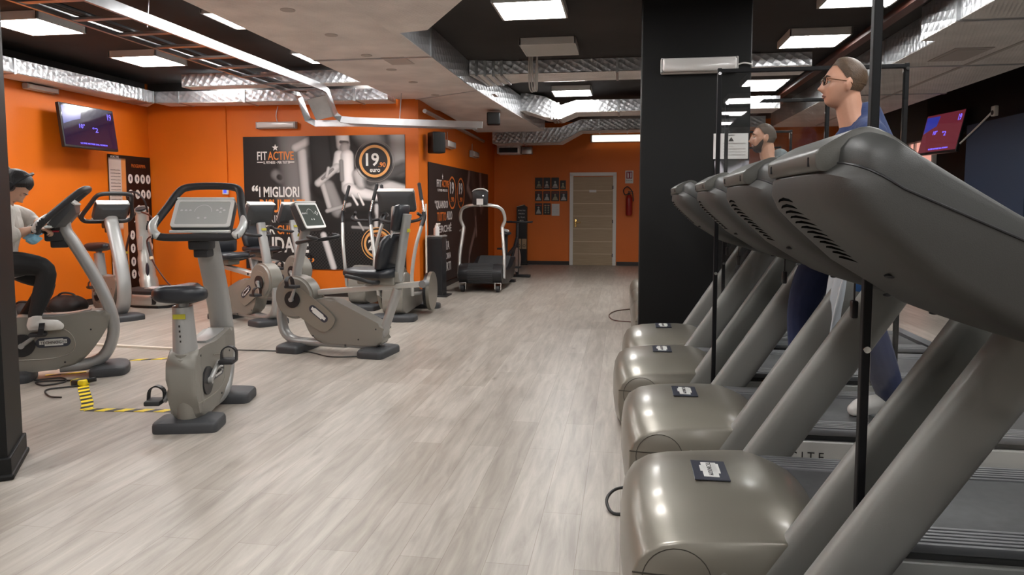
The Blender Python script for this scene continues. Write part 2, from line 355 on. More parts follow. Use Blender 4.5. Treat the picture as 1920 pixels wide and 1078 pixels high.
# ================================================================ ducts
def duct(label, L, Rr, ribs=()):
    """L, Rr: matching edge points (x, y, z_bottom, z_top) along the two sides"""
    t = thing('air_duct', label, 'duct', ((L[0][0] + Rr[0][0]) / 2, L[0][1], L[0][2])); off = Vector(t.location); k = len(L)
    bm = new_bm(); V = [[bm.verts.new(Vector(p) - off) for p in ((l[0], l[1], l[2]), (l[0], l[1], l[3]), (r[0], r[1], r[3]), (r[0], r[1], r[2]))] for l, r in zip(L, Rr)]
    for A, B in zip(V, V[1:]):
        for j in range(3): bm.faces.new((A[j], A[j + 1], B[j + 1], B[j]))
    bm.faces.new(V[0]); bm.faces.new(V[-1]); fin('foil_casing', bm, FOIL, t, 20)
    bm = new_bm(); V = [[bm.verts.new(Vector(p) - off) for p in ((l[0], l[1], l[2] + .006), (l[0], l[1], l[2] - .004), (r[0], r[1], r[2] - .004), (r[0], r[1], r[2] + .006))] for l, r in zip(L, Rr)]
    for A, B in zip(V, V[1:]):
        for j in range(4): bm.faces.new((A[j], A[(j + 1) % 4], B[(j + 1) % 4], B[j]))
    bm.faces.new(V[0]); bm.faces.new(V[-1]); fin('bottom_panel', bm, PERF, t, 20)
    for (a, b) in ribs:                                             # raised seams: a, b = lower corners (x,y,zb,zt)
        bm = new_bm(); A0, B0 = Vector(a[:3]) - off, Vector(b[:3]) - off
        for P_, zt in ((A0, a[3] - off.z), (B0, b[3] - off.z)): rsweep(bm, [(P_.x, P_.y, P_.z - .012), (P_.x, P_.y, zt)], .016, .012, (0, 1, 0.01))
        rsweep(bm, [A0 - Vector((0, 0, .008)), B0 - Vector((0, 0, .008))], .014, .008); fin('seam_rib', bm, GALV, t, 0)
    return t
zt = 3.075
big = duct('wide duct with beige dotted underside running down the middle of the ceiling', [(-3.12, 0.2, 2.78, zt), (-3.12, 9.8, 2.78, zt), (-2.78, 10.6, 2.74, zt), (-2.72, 13.1, 2.66, 2.98)],
     [(-1.90, 0.2, 2.78, zt), (-1.90, 8.6, 2.78, zt), (-1.75, 10.3, 2.74, zt), (-1.45, 13.1, 2.66, 2.98)], [((-3.12, 6.9, 2.78, zt), (-1.90, 6.9, 2.78, zt)), ((-3.12, 9.8, 2.78, zt), (-1.88, 9.0, 2.78, zt))])
def patches(bm):
    box(bm, (-2.28, 7.05, 2.773), (0.24, 0.36, 0.004)); box(bm, (-1.72, 9.45, 2.772), (.05, .25, .004))
    for y in (5.1, 5.9, 6.75, 7.5, 8.3, 9.3): cyl(bm, (-2.5, y, 2.7765), (-2.5, y, 2.771), 0.055, n=24)
bo = part('access_panel', mat('panel_tape', (0.46, 0.41, 0.38), 0.6), big, patches); bo.location = -Vector(big.location)
duct('angled branch of beige duct widening to the right at the top edge of the photo', [(-1.885, 5.70, 2.72, 2.98), (-1.885, 3.2, 2.72, 2.98)], [(-1.57, 5.62, 2.72, 2.98), (-0.9, 4.5, 2.72, 2.98)])
duct('silver foil cross duct directly behind the unlit square lamp', [(-1.885, 8.62, 2.90, zt), (-1.35, 8.75, 2.92, zt), (2.12, 8.75, 2.92, zt)], [(-1.80, 9.5, 2.90, zt), (-1.35, 9.35, 2.92, zt), (2.12, 9.35, 2.92, zt)],
     [((-1.80, 8.64, 2.90, zt), (-1.80, 9.45, 2.90, zt)), ((-1.70, 8.67, 2.90, zt), (-1.70, 9.43, 2.90, zt)), ((-1.60, 8.69, 2.90, zt), (-1.60, 9.40, 2.90, zt)), ((-1.5, 8.71, 2.905, zt), (-1.5, 9.38, 2.905, zt)), ((-0.1, 8.75, 2.92, zt), (-0.1, 9.35, 2.92, zt))])
duct('silver foil cross duct that dips in a wave near the lit far lamp', [(-1.64, 11.3, 2.80, zt), (-1.55, 11.3, 2.80, zt), (-1.25, 11.3, 2.70, 3.02), (-1.0, 11.3, 2.67, 2.88), (-.76, 11.3, 2.77, 2.95), (2.3, 11.3, 2.77, 2.95)],
     [(-1.58, 11.9, 2.80, zt), (-1.55, 11.9, 2.80, zt), (-1.25, 11.9, 2.70, 3.02), (-1.0, 11.9, 2.67, 2.88), (-.76, 11.9, 2.77, 2.95), (2.3, 11.9, 2.77, 2.95)],
     [((x, 11.3, 2.675, 2.92), (x, 11.9, 2.675, 2.92)) for x in (-1.14, -1.09, -1.04)] + [((-.1, 11.3, 2.77, 2.95), (-.1, 11.9, 2.77, 2.95))])
duct('lowest cross duct with a step in front of the door wall', [(-2.6, 14.0, 2.53, 2.82), (-1.25, 14.0, 2.53, 2.82), (-.84, 14.0, 2.75, 2.97), (2.6, 14.0, 2.77, 2.97)],
     [(-2.6, 14.6, 2.53, 2.82), (-1.25, 14.6, 2.53, 2.82), (-.84, 14.6, 2.75, 2.97), (2.6, 14.6, 2.77, 2.97)], [((-2.0, 14, 2.53, 2.82), (-2.0, 14.6, 2.53, 2.82)), ((-.5, 14, 2.755, 2.97), (-.5, 14.6, 2.755, 2.97)), ((.05, 14, 2.755, 2.97), (.05, 14.6, 2.755, 2.97))])
duct('narrow silver duct along the orange wall above the left television', [(-6.935, 0.3, 2.75, 2.905), (-6.935, 9.6, 2.75, 2.905)], [(-6.56, 0.3, 2.75, 2.905), (-6.56, 9.23, 2.75, 2.905)],
     [((-6.91, 6.9, 2.75, 2.905), (-6.56, 6.9, 2.75, 2.905))] + [((-6.91, 8.85 + .1 * i, 2.75, 2.905), (-6.56, 8.8 + .1 * i, 2.75, 2.905)) for i in (1, 2, 3, 4)])
duct('narrow silver duct along the wall above the big gym poster', [(-6.56, 9.60, 2.75, 2.905), (-3.14, 9.60, 2.72, 2.87)], [(-6.56, 9.24, 2.75, 2.905), (-3.14, 9.24, 2.72, 2.87)],
     [((-6.2, 9.6, 2.75, 2.9), (-6.2, 9.24, 2.75, 2.9)), ((-5.2, 9.6, 2.74, 2.9), (-5.2, 9.24, 2.74, 2.9)), ((-3.6, 9.6, 2.725, 2.88), (-3.6, 9.24, 2.725, 2.88))])
duct('short bright duct crossing behind the cable tray', [(-5.75, 8.66, 2.86, 3.02), (-3.14, 8.66, 2.86, 3.02)], [(-5.75, 8.9, 2.86, 3.02), (-3.14, 8.9, 2.86, 3.02)])
rd = duct('broad beige duct over the treadmills along the dark right wall', [(2.58, 3.0, 2.78, zt), (2.60, 6.95, 2.78, zt), (2.73, 6.96, 2.78, zt), (2.73, 14.2, 2.78, zt)], [(4.15, 3.0, 2.78, zt), (4.15, 6.95, 2.78, zt), (4.14, 6.96, 2.78, zt), (4.13, 14.2, 2.78, zt)],
     [((2.585, 6.2, 2.78, zt), (4.15, 6.2, 2.78, zt)), ((2.73, 8.2, 2.78, zt), (4.14, 8.2, 2.78, zt)), ((2.73, 10.2, 2.78, zt), (4.14, 10.2, 2.78, zt))])
def rseam(bm):
    rsweep(bm, [(3.5, 3.0, 2.772), (3.5, 14, 2.772)], .02, .004)
    box(bm, (3.2, 7.6, 2.772), (.34, .62, .006)); box(bm, (3.2, 7.6, 2.768), (.26, .5, .006))
ro = part('access_panel', mat('panel_tape', (0.46, 0.41, 0.38), 0.6), rd, rseam, smooth=0); ro.location = -Vector(rd.location)
# cable tray: two rails, rungs, the dropped corner
ct = thing('cable_tray', 'galvanised ladder cable tray that steps down in front of the poster wall', 'cable tray', (-4.03, 1.0, 2.8))
cto = Vector(ct.location)
RP = [(-3.78, 1.0, 2.80), (-3.78, 8.62, 2.80), (-3.775, 8.74, 2.77), (-3.76, 8.95, 2.50), (-3.70, 9.0, 2.44), (-3.5, 9.0, 2.42), (-1.80, 9.0, 2.335)]
LP = [(-4.30, 1.0, 2.80), (-4.30, 8.95, 2.80), (-4.29, 9.03, 2.74), (-4.22, 9.12, 2.46), (-4.12, 9.14, 2.41), (-3.5, 9.14, 2.40), (-1.9, 9.14, 2.335)]
for nm, P_ in (('side_rail', RP), ('side_rail', LP)): part(nm, GALV, ct, lambda bm: rsweep(bm, [Vector(p) - cto for p in P_], .014, .042), smooth=0)
def rung(y): return lambda bm: (rsweep(bm, [Vector((-4.3, y, 2.775)) - cto, Vector((-3.78, y, 2.775)) - cto], .03, .01),)
for i in range(13): part('rung', GALV, ct, rung(2.6 + .5 * i), smooth=0)
part('drop_plate', GALV, ct, lambda bm: rsweep(bm, [Vector((-3.95, 8.86, 2.72)) - cto, Vector((-3.9, 9.03, 2.47)) - cto], .16, .006, (0, 1, 0)), smooth=0)
part('cable_bundle', BLK, ct, lambda bm: [tube(bm, [Vector((x, 1, 2.80)) - cto, Vector((x, 8.9, 2.80)) - cto], .016, 8) for x in (-4.22, -4.18, -4.14)])
for x, y in ((-2.9, 9.0), (-3.95, 5.5)):
    part('hanger', GALV, ct, lambda bm: tube(bm, [Vector((x, y, 2.4 if y > 8 else 2.8)) - cto, Vector((x + .03, y, 3.08 if y < 8 else 2.76)) - cto], .006, 6))

# ================================================================ lamps
def lamp(x, y, on, label, group='square ceiling lamps'):
    t = thing('ceiling_light', label, 'lamp', (x, y, 3.08), 0, group if on else None)
    def fr(bm):
        for sx, sy, lx, ly in ((0, .29, .6, .02), (0, -.29, .6, .02), (.29, 0, .02, .6), (-.29, 0, .02, .6)): box(bm, (sx, sy, -.038), (lx, ly, .076), .003)
        box(bm, (0, 0, -.01), (.58, .58, .02))
    part('frame', LAMPW, t, fr, smooth=0)
    part('diffuser', DIFF if on else DIFFOFF, t, lambda bm: box(bm, (0, 0, -.066), (.562, .562, .012)), smooth=0)
    return t
for x, y, on, lab in (
    (-5.57, 6.12, 1, 'lit square lamp nearest the top left corner of the photo'), (-5.57, 7.77, 1, 'lit square lamp between cable tray and left wall, second from the photo edge'),
    (-5.57, 9.36, 1, 'lit square lamp close to the corner of the two orange walls'), (-3.42, 6.2, 1, 'lit square lamp half hidden by the big beige duct, nearest of its row'),
    (-3.42, 7.9, 1, 'lit square lamp between cable tray and big beige duct, middle of its row'), (-3.42, 9.53, 1, 'lit square lamp between tray and beige duct, right over the gym poster'),
    (-0.82, 6.27, 1, 'lit square lamp at the top centre of the photo'), (-0.82, 7.88, 0, 'unlit square lamp with white cover hanging in the middle of the black ceiling'),
    (-0.82, 9.6, 1, 'lit lamp seen as a thin strip under the foil cross duct'), (-0.80, 10.98, 1, 'lit square lamp just above the wavy foil duct'),
    (1.92, 6.3, 1, 'lit square lamp at the top right behind the plexiglass post'), (1.92, 7.9, 1, 'lit square lamp to the right of the black pillar'),
    (1.92, 10.9, 1, 'lit square lamp seen through the plexiglass behind the pillar'), (-0.8, 13.2, 0, 'unlit square lamp between the last two cross ducts'),
    (-5.57, 4.4, 1, 'lit lamp over the left pillar outside the photo'), (-5.57, 2.7, 1, 'lit lamp on the left outside the photo'), (-3.42, 2.2, 1, 'lit lamp left of the camera outside the photo'),
    (-0.82, 4.55, 1, 'lit lamp over the open floor outside the photo'), (-0.82, 2.6, 1, 'lit lamp above the viewer outside the photo'), (-0.82, 0.3, 1, 'lit lamp behind the viewer outside the photo'),
    (1.92, 0.95, 1, 'lit lamp right beside the viewer outside the photo'), (1.92, -0.7, 1, 'lit lamp first behind the viewer on the treadmill side'), (1.92, -2.4, 1, 'lit lamp second behind the viewer on the treadmill side'), (1.92, -4.1, 1, 'lit lamp third behind the viewer on the treadmill side'), (1.92, -5.8, 1, 'lit lamp fourth behind the viewer on the treadmill side'), (1.92, -7.5, 1, 'lit lamp nearest the wall behind the viewer, treadmill side'),
    (-0.82, -1.6, 1, 'lit lamp in the middle row well behind the viewer'), (-0.82, -4.1, 1, 'lit lamp in the middle row far behind the viewer'), (-3.42, -2.4, 1, 'lit lamp left and far behind the viewer'),
    (1.92, 4.55, 1, 'lit lamp over the second treadmill outside the photo'), (1.92, 2.7, 1, 'lit lamp over the nearest treadmill outside the photo')):
    lamp(x, y, on, lab)

def tube_lamp(label, loc, rz, L, cable=None, h=0.095, dpt=0.08, lit=False, tilt=0):
    t = thing('emergency_light', label, 'lamp', loc, rz); t.rotation_euler = (R(tilt), 0, rz)
    part('housing', LAMPW, t, lambda bm: box(bm, (0, -.02, 0), (L, .04, h), .012), smooth=30)
    part('lens', mat('clear_lens', (0.62, 0.60, 0.58), 0.18, coat=0.6) if not lit else mat('lit_lens', (0.9, 0.88, 0.8), 0.4, emit=(1, .93, .8), es=0.9), t, lambda bm: box(bm, (0, -.02 - dpt / 2, 0), (L * .96, dpt * .9, h * .82), .02, 3), smooth=30)
    for s in (-1, 1): part('end_clip', mat('clip_grey', (0.35, 0.34, 0.33)), t, lambda bm: box(bm, (s * L * .485, -.045, 0), (.02, .075, h * .9), .006), smooth=0)
    if cable: part('cable', PAPER, t, lambda bm: tube(bm, smooth_path(cable, 6), .006, 8))
    return t
tube_lamp('long ribbed emergency light on the black pillar', (0.60, 6.19, 2.475), 0, 0.62, [(.31, -.02, 0), (.36, -.03, .01), (.42, -.02, .0), (.43, .0, -.01)], h=.13)
tube_lamp('pale emergency light over the big gym poster, cable rising to the duct', (-4.9, 9.61, 2.445), 0, 0.60, [(.0, -.02, .04), (-.02, -.01, .15), (.01, -.01, .27)], h=.10)
tube_lamp('emergency light under the duct left of the television', (-6.94, 7.62, 2.70), R(90), 0.46, None, h=.07)
tube_lamp('small emergency light on the side wall next to the speaker', (-2.82, 11.2, 2.28), R(90), 0.50, [(.0, 0, .05), (.02, 0, .2)], h=.12)
tube_lamp('small emergency light on the side wall farther from the speaker', (-2.82, 13.1, 2.25), R(90), 0.50, [(.0, 0, .05), (.02, 0, .2)], h=.12)
tube_lamp('lit long light box above the door', (0.15, 15.45, 2.72), 0, 1.75, None, h=.16, lit=True)
tube_lamp('grey-framed light at the upper left edge of the photo', (-5.75, 5.5, 2.98), 0, 0.6, None, h=.09)
# ================================================================ televisions
def tv(label, loc, rz, tilt, wd, ht, tint, glow):
    t = thing('television', label, 'television', loc, rz); t.rotation_euler = (R(tilt), 0, rz)
    part('casing', BLK, t, lambda bm: box(bm, (0, .02, 0), (wd, .05, ht), .008), smooth=0)
    scr = part('screen', mat('screen_' + str(tint), (0.01, 0.008, 0.012), 0.08, spec=0.8, emit=glow, es=0.5), t, lambda bm: box(bm, (0, -.0055, .008), (wd * .965, .004, ht * .92)), smooth=0)
    bl = mat('screen_blue', (0.02, 0.02, 0.05), 0.2, emit=(0.16, 0.12, 0.95), es=1.1)
    part('picture', mat('screen_dim_blue', (0.02, 0.02, 0.05), 0.2, emit=(0.03, 0.035, 0.30), es=0.6), scr, lambda bm: prism(bm, [(-wd * .47, ht * .43), (-wd * .12, ht * .42), (-wd * .16, ht * .18), (-wd * .3, ht * .12), (-wd * .47, ht * .02)], 'y', -.0095, -.0075), smooth=0)
    fit_text('digits', '10°', bl, scr, -wd * .2, -.02, wd * .1, ht * .10, -.010)
    fit_text('digits', '°2', bl, scr, wd * .04, -.05, wd * .1, ht * .11, -.010)
    fit_text('caption', '19', bl, scr, wd * .36, ht * .24, wd * .07, ht * .15, -.010)
    fit_text('caption', 'ULTIME NOTIZIE DAL MONDO', bl, scr, -wd * .22, -ht * .40, wd * .5, ht * .035, -.010)
    part('wall_bracket', BLK, t, lambda bm: (box(bm, (0, .12, 0), (.2, .16, .06)), box(bm, (0, .2, 0), (.3, .02, .25))), smooth=0)
    return t
tv('wall television with a dark blue picture on the left orange wall', (-6.68, 8.12, 2.285), R(90), -7, 0.92, 0.54, 1, (0.012, 0.004, 0.030))
tv('television with a reddish picture high in the dark right corner', (4.60, 11.4, 2.37), R(-80), -13, 0.92, 0.62, 2, (0.16, 0.022, 0.035))
# small ceiling and wall devices
def dev(name, label, cat, m, fn, smooth=30):
    o = part(name, m, None, fn, smooth=smooth); return tag(o, label, cat)
def speaker(label, loc, rz, s=(.2, .2, .3)):
    t = thing('speaker', label, 'speaker', loc, rz)
    part('cabinet', BLK, t, lambda bm: box(bm, (0, 0, 0), s, .02, 3)); part('grille', mat('grille', (.02, .02, .02), .8), t, lambda bm: box(bm, (0, -s[1] / 2 - .002, 0), (s[0] * .85, .006, s[2] * .88), .004))
    part('bracket', BLK, t, lambda bm: cyl(bm, (0, s[1] / 2, 0), (0, s[1] / 2 + .08, .02), .02))
speaker('black loudspeaker on the corner of the side wall', (-2.66, 9.95, 2.20), R(40))
speaker('small black speaker hanging under the end of the beige duct', (-1.95, 10.6, 2.60), R(10), (.2, .2, .18))
t = thing('fan_unit', 'beige box unit at ceiling height in the far corner', 'air unit', (-2.45, 15.25, 2.49))
part('cabinet', PERF, t, lambda bm: box(bm, (0, 0, 0), (.5, .4, .2), .02)); part('outlet', GALV, t, lambda bm: box(bm, (.38, 0, -.02), (.22, .2, .16), .01)); part('vent_grille', BLK, t, lambda bm: box(bm, (0, -.203, -.02), (.4, .006, .1)))
dev('conduit', 'thin grey pipe running along the top of the side wall', 'pipe', GALV, lambda bm: tube(bm, [(-2.76, 9.7, 2.62), (-2.76, 13.9, 2.56)], .03, 12))
dev('conduit', 'dark red pipe under the black ceiling right of the pillar', 'pipe', mat('rust_pipe', (0.07, 0.018, 0.010), 0.5), lambda bm: rsweep(bm, [(2.36, 3.5, 3.0), (2.36, 14.5, 3.0)], .05, .03), 0)
t = thing('alarm_sensor', 'white sensor box with dark eye and white cable on the blue pillar', 'sensor', (4.62, 9.93, 2.5), R(-90))
part('cabinet', WHITE, t, lambda bm: box(bm, (0, 0, 0), (.1, .05, .13), .01)); part('eye', BLK, t, lambda bm: cyl(bm, (0, -.02, -.02), (0, -.03, -.02), .03)); part('cable', PAPER, t, lambda bm: tube(bm, smooth_path([(-.05, 0, 0), (-.4, .0, -.14), (-.9, 0.0, -.33)], 5), .012, 8))
t = thing('wall_socket', 'small white socket with blue light on the wall beside the gym poster', 'socket', (-5.72, 9.575, 1.51))
part('plate', WHITE, t, lambda bm: box(bm, (0, 0, 0), (.09, .03, .09), .006)); part('indicator', mat('blue_led', (.02, .03, .2), .3, emit=(.05, .08, .9), es=1.0), t, lambda bm: box(bm, (0, -.017, 0), (.045, .006, .05)))

t = thing('hanging_cables', 'pale cable bundle hanging from the ceiling beside the unlit square lamp', 'cable', (-1.10, 8.3, 3.08))
for k in range(3): part('cable', mat('cable_pale', (.42, .40, .37), .5), t, lambda bm: tube(bm, smooth_path([(.02 * k, 0, 0), (.02 * k - .01, .01, -.15), (.03 * k, 0, -.40), (.04 + .02 * k, .02, -.44), (.07 + .01 * k, 0, -.25 - .05 * k), (.09, 0, 0)], 5), .009, 8))
# ================================================================ printed boards
def board(name, label, cat, loc, rz, W, H, fn, nx, ny, group=None):
    """board lying in its own x-z plane, facing -y; fn(x, z) -> linear rgb of the print"""
    t = thing(name, label, cat, loc, rz, group)
    part('backing', INKK, t, lambda bm: box(bm, (W / 2, .006, H / 2), (W, .01, H)), smooth=0)
    bm = new_bm(); cl = bm.loops.layers.float_color.new('print')
    V = [[bm.verts.new((W * i / nx, -.001, H * j / ny)) for i in range(nx + 1)] for j in range(ny + 1)]
    Cc = [[(*fn(W * i / nx, H * j / ny), 1) for i in range(nx + 1)] for j in range(ny + 1)]
    for j in range(ny):
        for i in range(nx):
            f = bm.faces.new((V[j][i], V[j][i + 1], V[j + 1][i + 1], V[j + 1][i]))
            for lp, (jj, ii) in zip(f.loops, ((j, i), (j, i + 1), (j + 1, i + 1), (j + 1, i))): lp[cl] = Cc[jj][ii]
    me = bpy.data.meshes.new('print'); bm.to_mesh(me); bm.free(); me.materials.append(PRINT)
    o = bpy.data.objects.new('print', me); COL.objects.link(o); o.parent = t
    return t
def caps_img(shapes, bg):
    """soft limb-like shapes (x0,y0,x1,y1,r,value,softness) over a dark ground"""
    def f(x, y):
        v = bg(x, y)
        for x0, y0, x1, y1, r, val, so in shapes:
            dx, dy = x1 - x0, y1 - y0; L2 = dx * dx + dy * dy + 1e-9
            s = max(0, min(1, ((x - x0) * dx + (y - y0) * dy) / L2)); ex, ey = x - x0 - s * dx, y - y0 - s * dy
            dd = math.sqrt(ex * ex + ey * ey) / r
            if dd < 1 + so:
                a = max(0, min(1, (1 + so - dd) / (2 * so))); sh = val * (1 - .55 * dd * dd + .25 * (ex - ey) / r * .5)
                v = v * (1 - a) + max(.01, sh) * a
        return v
    return f
PX, PZ = 2.42 / 303, 1.90 / 250
SH = [(95, -10, 100, 60, 32, .22, .25), (75, 110, 140, 60, 20, .14, .35), (62, 72, 72, 80, 11, .22, .3), (68, 76, 70, 77, 5, .03, .3), (95, 60, 105, 160, 26, .20, .3), (112, 30, 120, 148, 9, .55, .25), (100, 22, 128, 8, 8, .60, .2),
      (150, 0, 155, 92, 27, .030, .18), (160, 95, 178, 140, 13, .30, .18), (150, 90, 162, 132, 5, .55, .25), (172, 0, 176, 40, 10, .025, .2), (188, -8, 190, 18, 12.5, .78, .12), (186, 12, 198, 13, 3, .12, .3), (190, 17, 200, 18, 3, .5, .3), (193, 22, 194, 34, 9, .50, .2),
      (182, 36, 178, 60, 9, .80, .14), (178, 58, 142, 88, 7, .62, .2), (170, 62, 150, 80, 2.5, .25, .3), (197, 38, 198, 98, 12, .92, .12), (186, 48, 187, 82, 4, .28, .3), (200, 100, 268, 122, 12, .88, .12), (162, 60, 158, 76, 3, .55, .4),
      (230, -5, 262, 40, 24, .26, .35), (290, 0, 292, 60, 18, .36, .35), (222, 80, 303, 106, 13, .72, .2), (216, 72, 222, 90, 10, .60, .25), (240, 85, 300, 60, 12, .10, .4), (200, 128, 285, 134, 12, .03, .3),
      (158, 140, 200, 128, 4, .45, .2), (215, 128, 205, 110, 2.2, .95, .2), (226, 128, 217, 108, 2.2, .95, .2), (150, 185, 168, 246, 6, .70, .2), (250, 130, 246, 240, 4, .6, .3), (190, 150, 240, 150, 9, .02, .3), (255, 205, 262, 215, 4, .1, .4), (205, 170, 245, 172, 3, .35, .3), (210, 150, 225, 175, 2, .5, .3)]
def bgp(x, y):
    b = .020 + .012 * math.sin(x * .02) ** 2
    if y > 180 and x > 110: b = .012 + .03 * ((int(x / 3) + int(y / 3)) % 2)
    return b
img = caps_img(SH, bgp)
gp = board('wall_poster', 'big black and white gym poster with white and orange slogan and round price badge', 'poster', (-5.443, 9.605, 0.39), 0, 2.42, 1.90, lambda x, z: (lambda v: (v * 1.02, v * .96, v * .94))(img(x / PX, 250 - z / PZ)), 300, 240)
def pt(s, x0, x1, y0, y1, m, thin=0.0, nm='lettering'): return fit_text(nm, s, m, gp, (x0 - 455) * PX, (505 - y1) * PZ, (x1 - x0) * PX, (y1 - y0) * PZ, -.004, thin)
pt('FIT', 482, 501, 283, 299, INKW, .01); pt('ACTIVE', 502.5, 552, 283, 299, INKO, .01); pt('IL FITNESS · PER TUTTI', 494, 544, 301, 306, INKW, .01)
def star(bm, cx, cz, r):
    prism(bm, [(cx + (r if i % 2 == 0 else r * .42) * math.sin(PI * i / 5), cz + (r if i % 2 == 0 else r * .42) * math.cos(PI * i / 5)) for i in range(10)], 'y', -.004, -.002)
part('star', INKW, gp, lambda bm: star(bm, (517 - 455) * PX, (505 - 276) * PZ, .05), smooth=0)
part('rule_line', INKW, gp, lambda bm: (box(bm, ((487 - 455) * PX, -.003, (505 - 303) * PZ), (.09, .002, .012)), box(bm, ((548 - 455) * PX, -.003, (505 - 303) * PZ), (.08, .002, .012))), smooth=0)
pt('“', 470, 482, 346, 358, INKW, .03); pt('I MIGLIORI', 484, 561, 349, 369, INKW, .02); pt('RISULTATI', 485, 571, 373, 398, INKO, .02); pt('ARRIVANO', 480, 562, 403, 417, INKW, -.012)
pt('PER', 484, 513, 422, 439, INKW, .02); pt('CHI SA', 517, 564, 422, 439, INKO, .02); pt('SUDARE', 481, 577, 444, 474, INKW, .02); pt('”', 574, 587, 484, 492, INKO, .02)
def ring(bm, cx, cz, r0, r1, y): 
    n = 48; A = [[(cx + r * math.cos(2 * PI * i / n), yy, cz + r * math.sin(2 * PI * i / n)) for i in range(n)] for r, yy in ((r1, y), (r1, y - .002), (r0, y - .002), (r0, y))]
    loft(bm, A, caps=False)
def disc(bm, cx, cz, r, y): cyl(bm, (cx, y, cz), (cx, y - .003, cz), r, n=48)
for (u, v, rr) in ((703, 303, 33), (706, 456, 29)):
    cx_, cz_ = (u - 455) * PX, (505 - v) * PZ; r = rr * PX
    part('price_badge', INKK, gp, lambda bm: disc(bm, cx_, cz_, r * .98, -.002)); part('badge_ring', mat('ink_pale_orange', (0.80, 0.38, 0.12), 0.5), gp, lambda bm: (ring(bm, cx_, cz_, r * .72, r * .86, -.005),), smooth=0)
    if rr == 33: part('badge_ring', mat('ink_grey', (.25, .22, .2)), gp, lambda bm: ring(bm, cx_, cz_, r * 1.08, r * 1.11, -.003), smooth=0)
    else: part('badge_ring', mat('ink_pale_orange', (0.80, 0.38, 0.12), 0.5), gp, lambda bm: ring(bm, cx_, cz_, r * .97, r * 1.02, -.005), smooth=0)
pt('19', 687, 711, 288, 312, INKW, .02); pt('.90', 710, 723, 305, 314, INKO, .02); pt('euro', 694, 713, 317, 323, INKW, .02)
pt('2', 689, 699, 448, 468, INKW, .02); pt('.90', 700, 714, 458, 468, INKO, .02); pt('ATTIVAZIONE', 690, 722, 437, 443, INKO, .0)

SH2 = [(3.0, .05, 3.3, .6, .22, .03, .4), (2.75, .1, 2.6, .35, .09, .09, .4), (2.6, .35, 2.9, .5, .08, .12, .3), (3.75, .1, 3.85, .75, .12, .10, .4), (4.1, .35, 4.0, .7, .1, .08, .4), (3.2, .6, 3.35, 1.2, .14, .035, .3),
       (3.25, 1.15, 2.75, 1.55, .08, .10, .3), (2.75, 1.55, 2.65, 1.85, .05, .12, .3), (3.3, .9, 3.4, 1.25, .03, .20, .4), (2.4, 1.1, 2.0, 1.5, .05, .09, .4), (2.0, 1.5, 1.9, 1.85, .05, .05, .4)]
im2 = caps_img([(x0, y0, x1, y1, r, v * 2.0, s) for x0, y0, x1, y1, r, v, s in SH2], lambda x, y: .026)
sp = board('wall_poster', 'dark brown gym poster with white and orange lettering on the side wall', 'poster', (-2.815, 10.07, 0.09), R(90), 4.58, 1.85, lambda x, z: (lambda v: (v * 1.15, v * .78, v * .70))(im2(x, 1.88 - z)), 120, 60)
def st(s, x, z, w_, h_, m): fit_text('lettering', s, m, sp, x, z, w_, h_, -.004, .015)
WG = mat('ink_dim_white', (0.55, 0.50, 0.48), 0.5); OG = mat('ink_dim_orange', (0.55, 0.13, 0.02), 0.5)
st('FIT', .45, 1.50, .28, .11, WG); st('ACTIVE', .75, 1.50, .42, .11, OG); st('IL FITNESS · PER TUTTI', .5, 1.43, .6, .04, WG)
part('star', WG, sp, lambda bm: star(bm, .8, 1.66, .05), smooth=0)
for s, x, z, w_, m in (('“QUANDO', .32, 1.15, .80, WG), ('TUTTO', .45, .97, .55, OG), ('ALLO', 1.05, .98, .35, WG), ('PERCHÉ', .40, .79, .95, WG), ('PER', .62, .65, .4, WG), ('ASPETTA', .45, .50, .75, WG), ('FORZA', .4, .34, .5, OG), ('ORA', .95, .35, .35, WG), ('FERMARTI', .35, .16, .95, WG)): st(s, x, z, w_, .14 if len(s) > 3 else .1, m)
for cx_ in (1.42, 2.05):
    part('badge_ring', OG, sp, lambda bm: ring(bm, cx_, 1.42, .24, .27, -.004), smooth=0); fit_text('lettering', '19', WG, sp, cx_ - .13, 1.40, .25, .2, -.004, .02); fit_text('lettering', '.90', OG, sp, cx_ - .1, 1.27, .22, .08, -.004, .02)
# exercise chart on the left wall
def chart(x, z):
    if z > 1.86: return (.012, .009, .008)
    if x < .245:
        if z < .88 and z > .45: return (.60, .14, .01)
        return (.56, .47, .42)
    if x < .335: return (.66, .26, .08)
    return (.014, .006, .005)
ec = board('wall_poster', 'tall exercise chart with white ovals, orange stripe and text column on the left wall', 'poster', (-6.93, 8.74, 0.085), R(90), 0.86, 1.92, chart, 86, 48)
def ovals():
    for k, z in enumerate((1.60, 1.38, 1.16, .80, .61, .42, .24)):
        for j, x in enumerate((.42, .56, .68, .80)):
            if k == 2 and j in (0, 3) : continue
            if k == 2: x += (.02, .05)[j - 1]
            n = 24; A = [[(x + .048 * math.cos(2 * PI * i / n), yy, z + .066 * math.sin(2 * PI * i / n)) for i in range(n)] for yy in (-.002, -.005)]; part('oval_picture', PAPER, ec, lambda bm: loft(bm, A), smooth=0)
ovals()
part('figure_icon', INKK, ec, lambda bm: [(box(bm, (x, -.006, z), (.014, .002, .06)), box(bm, (x, -.006, z + .01), (.03, .002, .012))) for k, z in enumerate((1.60, 1.38, .80, .61, .42, .24)) for x in (.42, .56, .68, .80)], smooth=0)
fit_text('lettering', 'PROGRAMMA', OG, ec, .45, 1.76, .3, .05); fit_text('lettering', 'FITACTIVE', WG, ec, .04, 1.875, .16, .03)
for k in range(16): fit_text('lettering', 'esercizi di base per la forma', mat('ink_grey_text', (.30, .26, .24)), ec, .03, 1.70 - .045 * k, .19, .018)
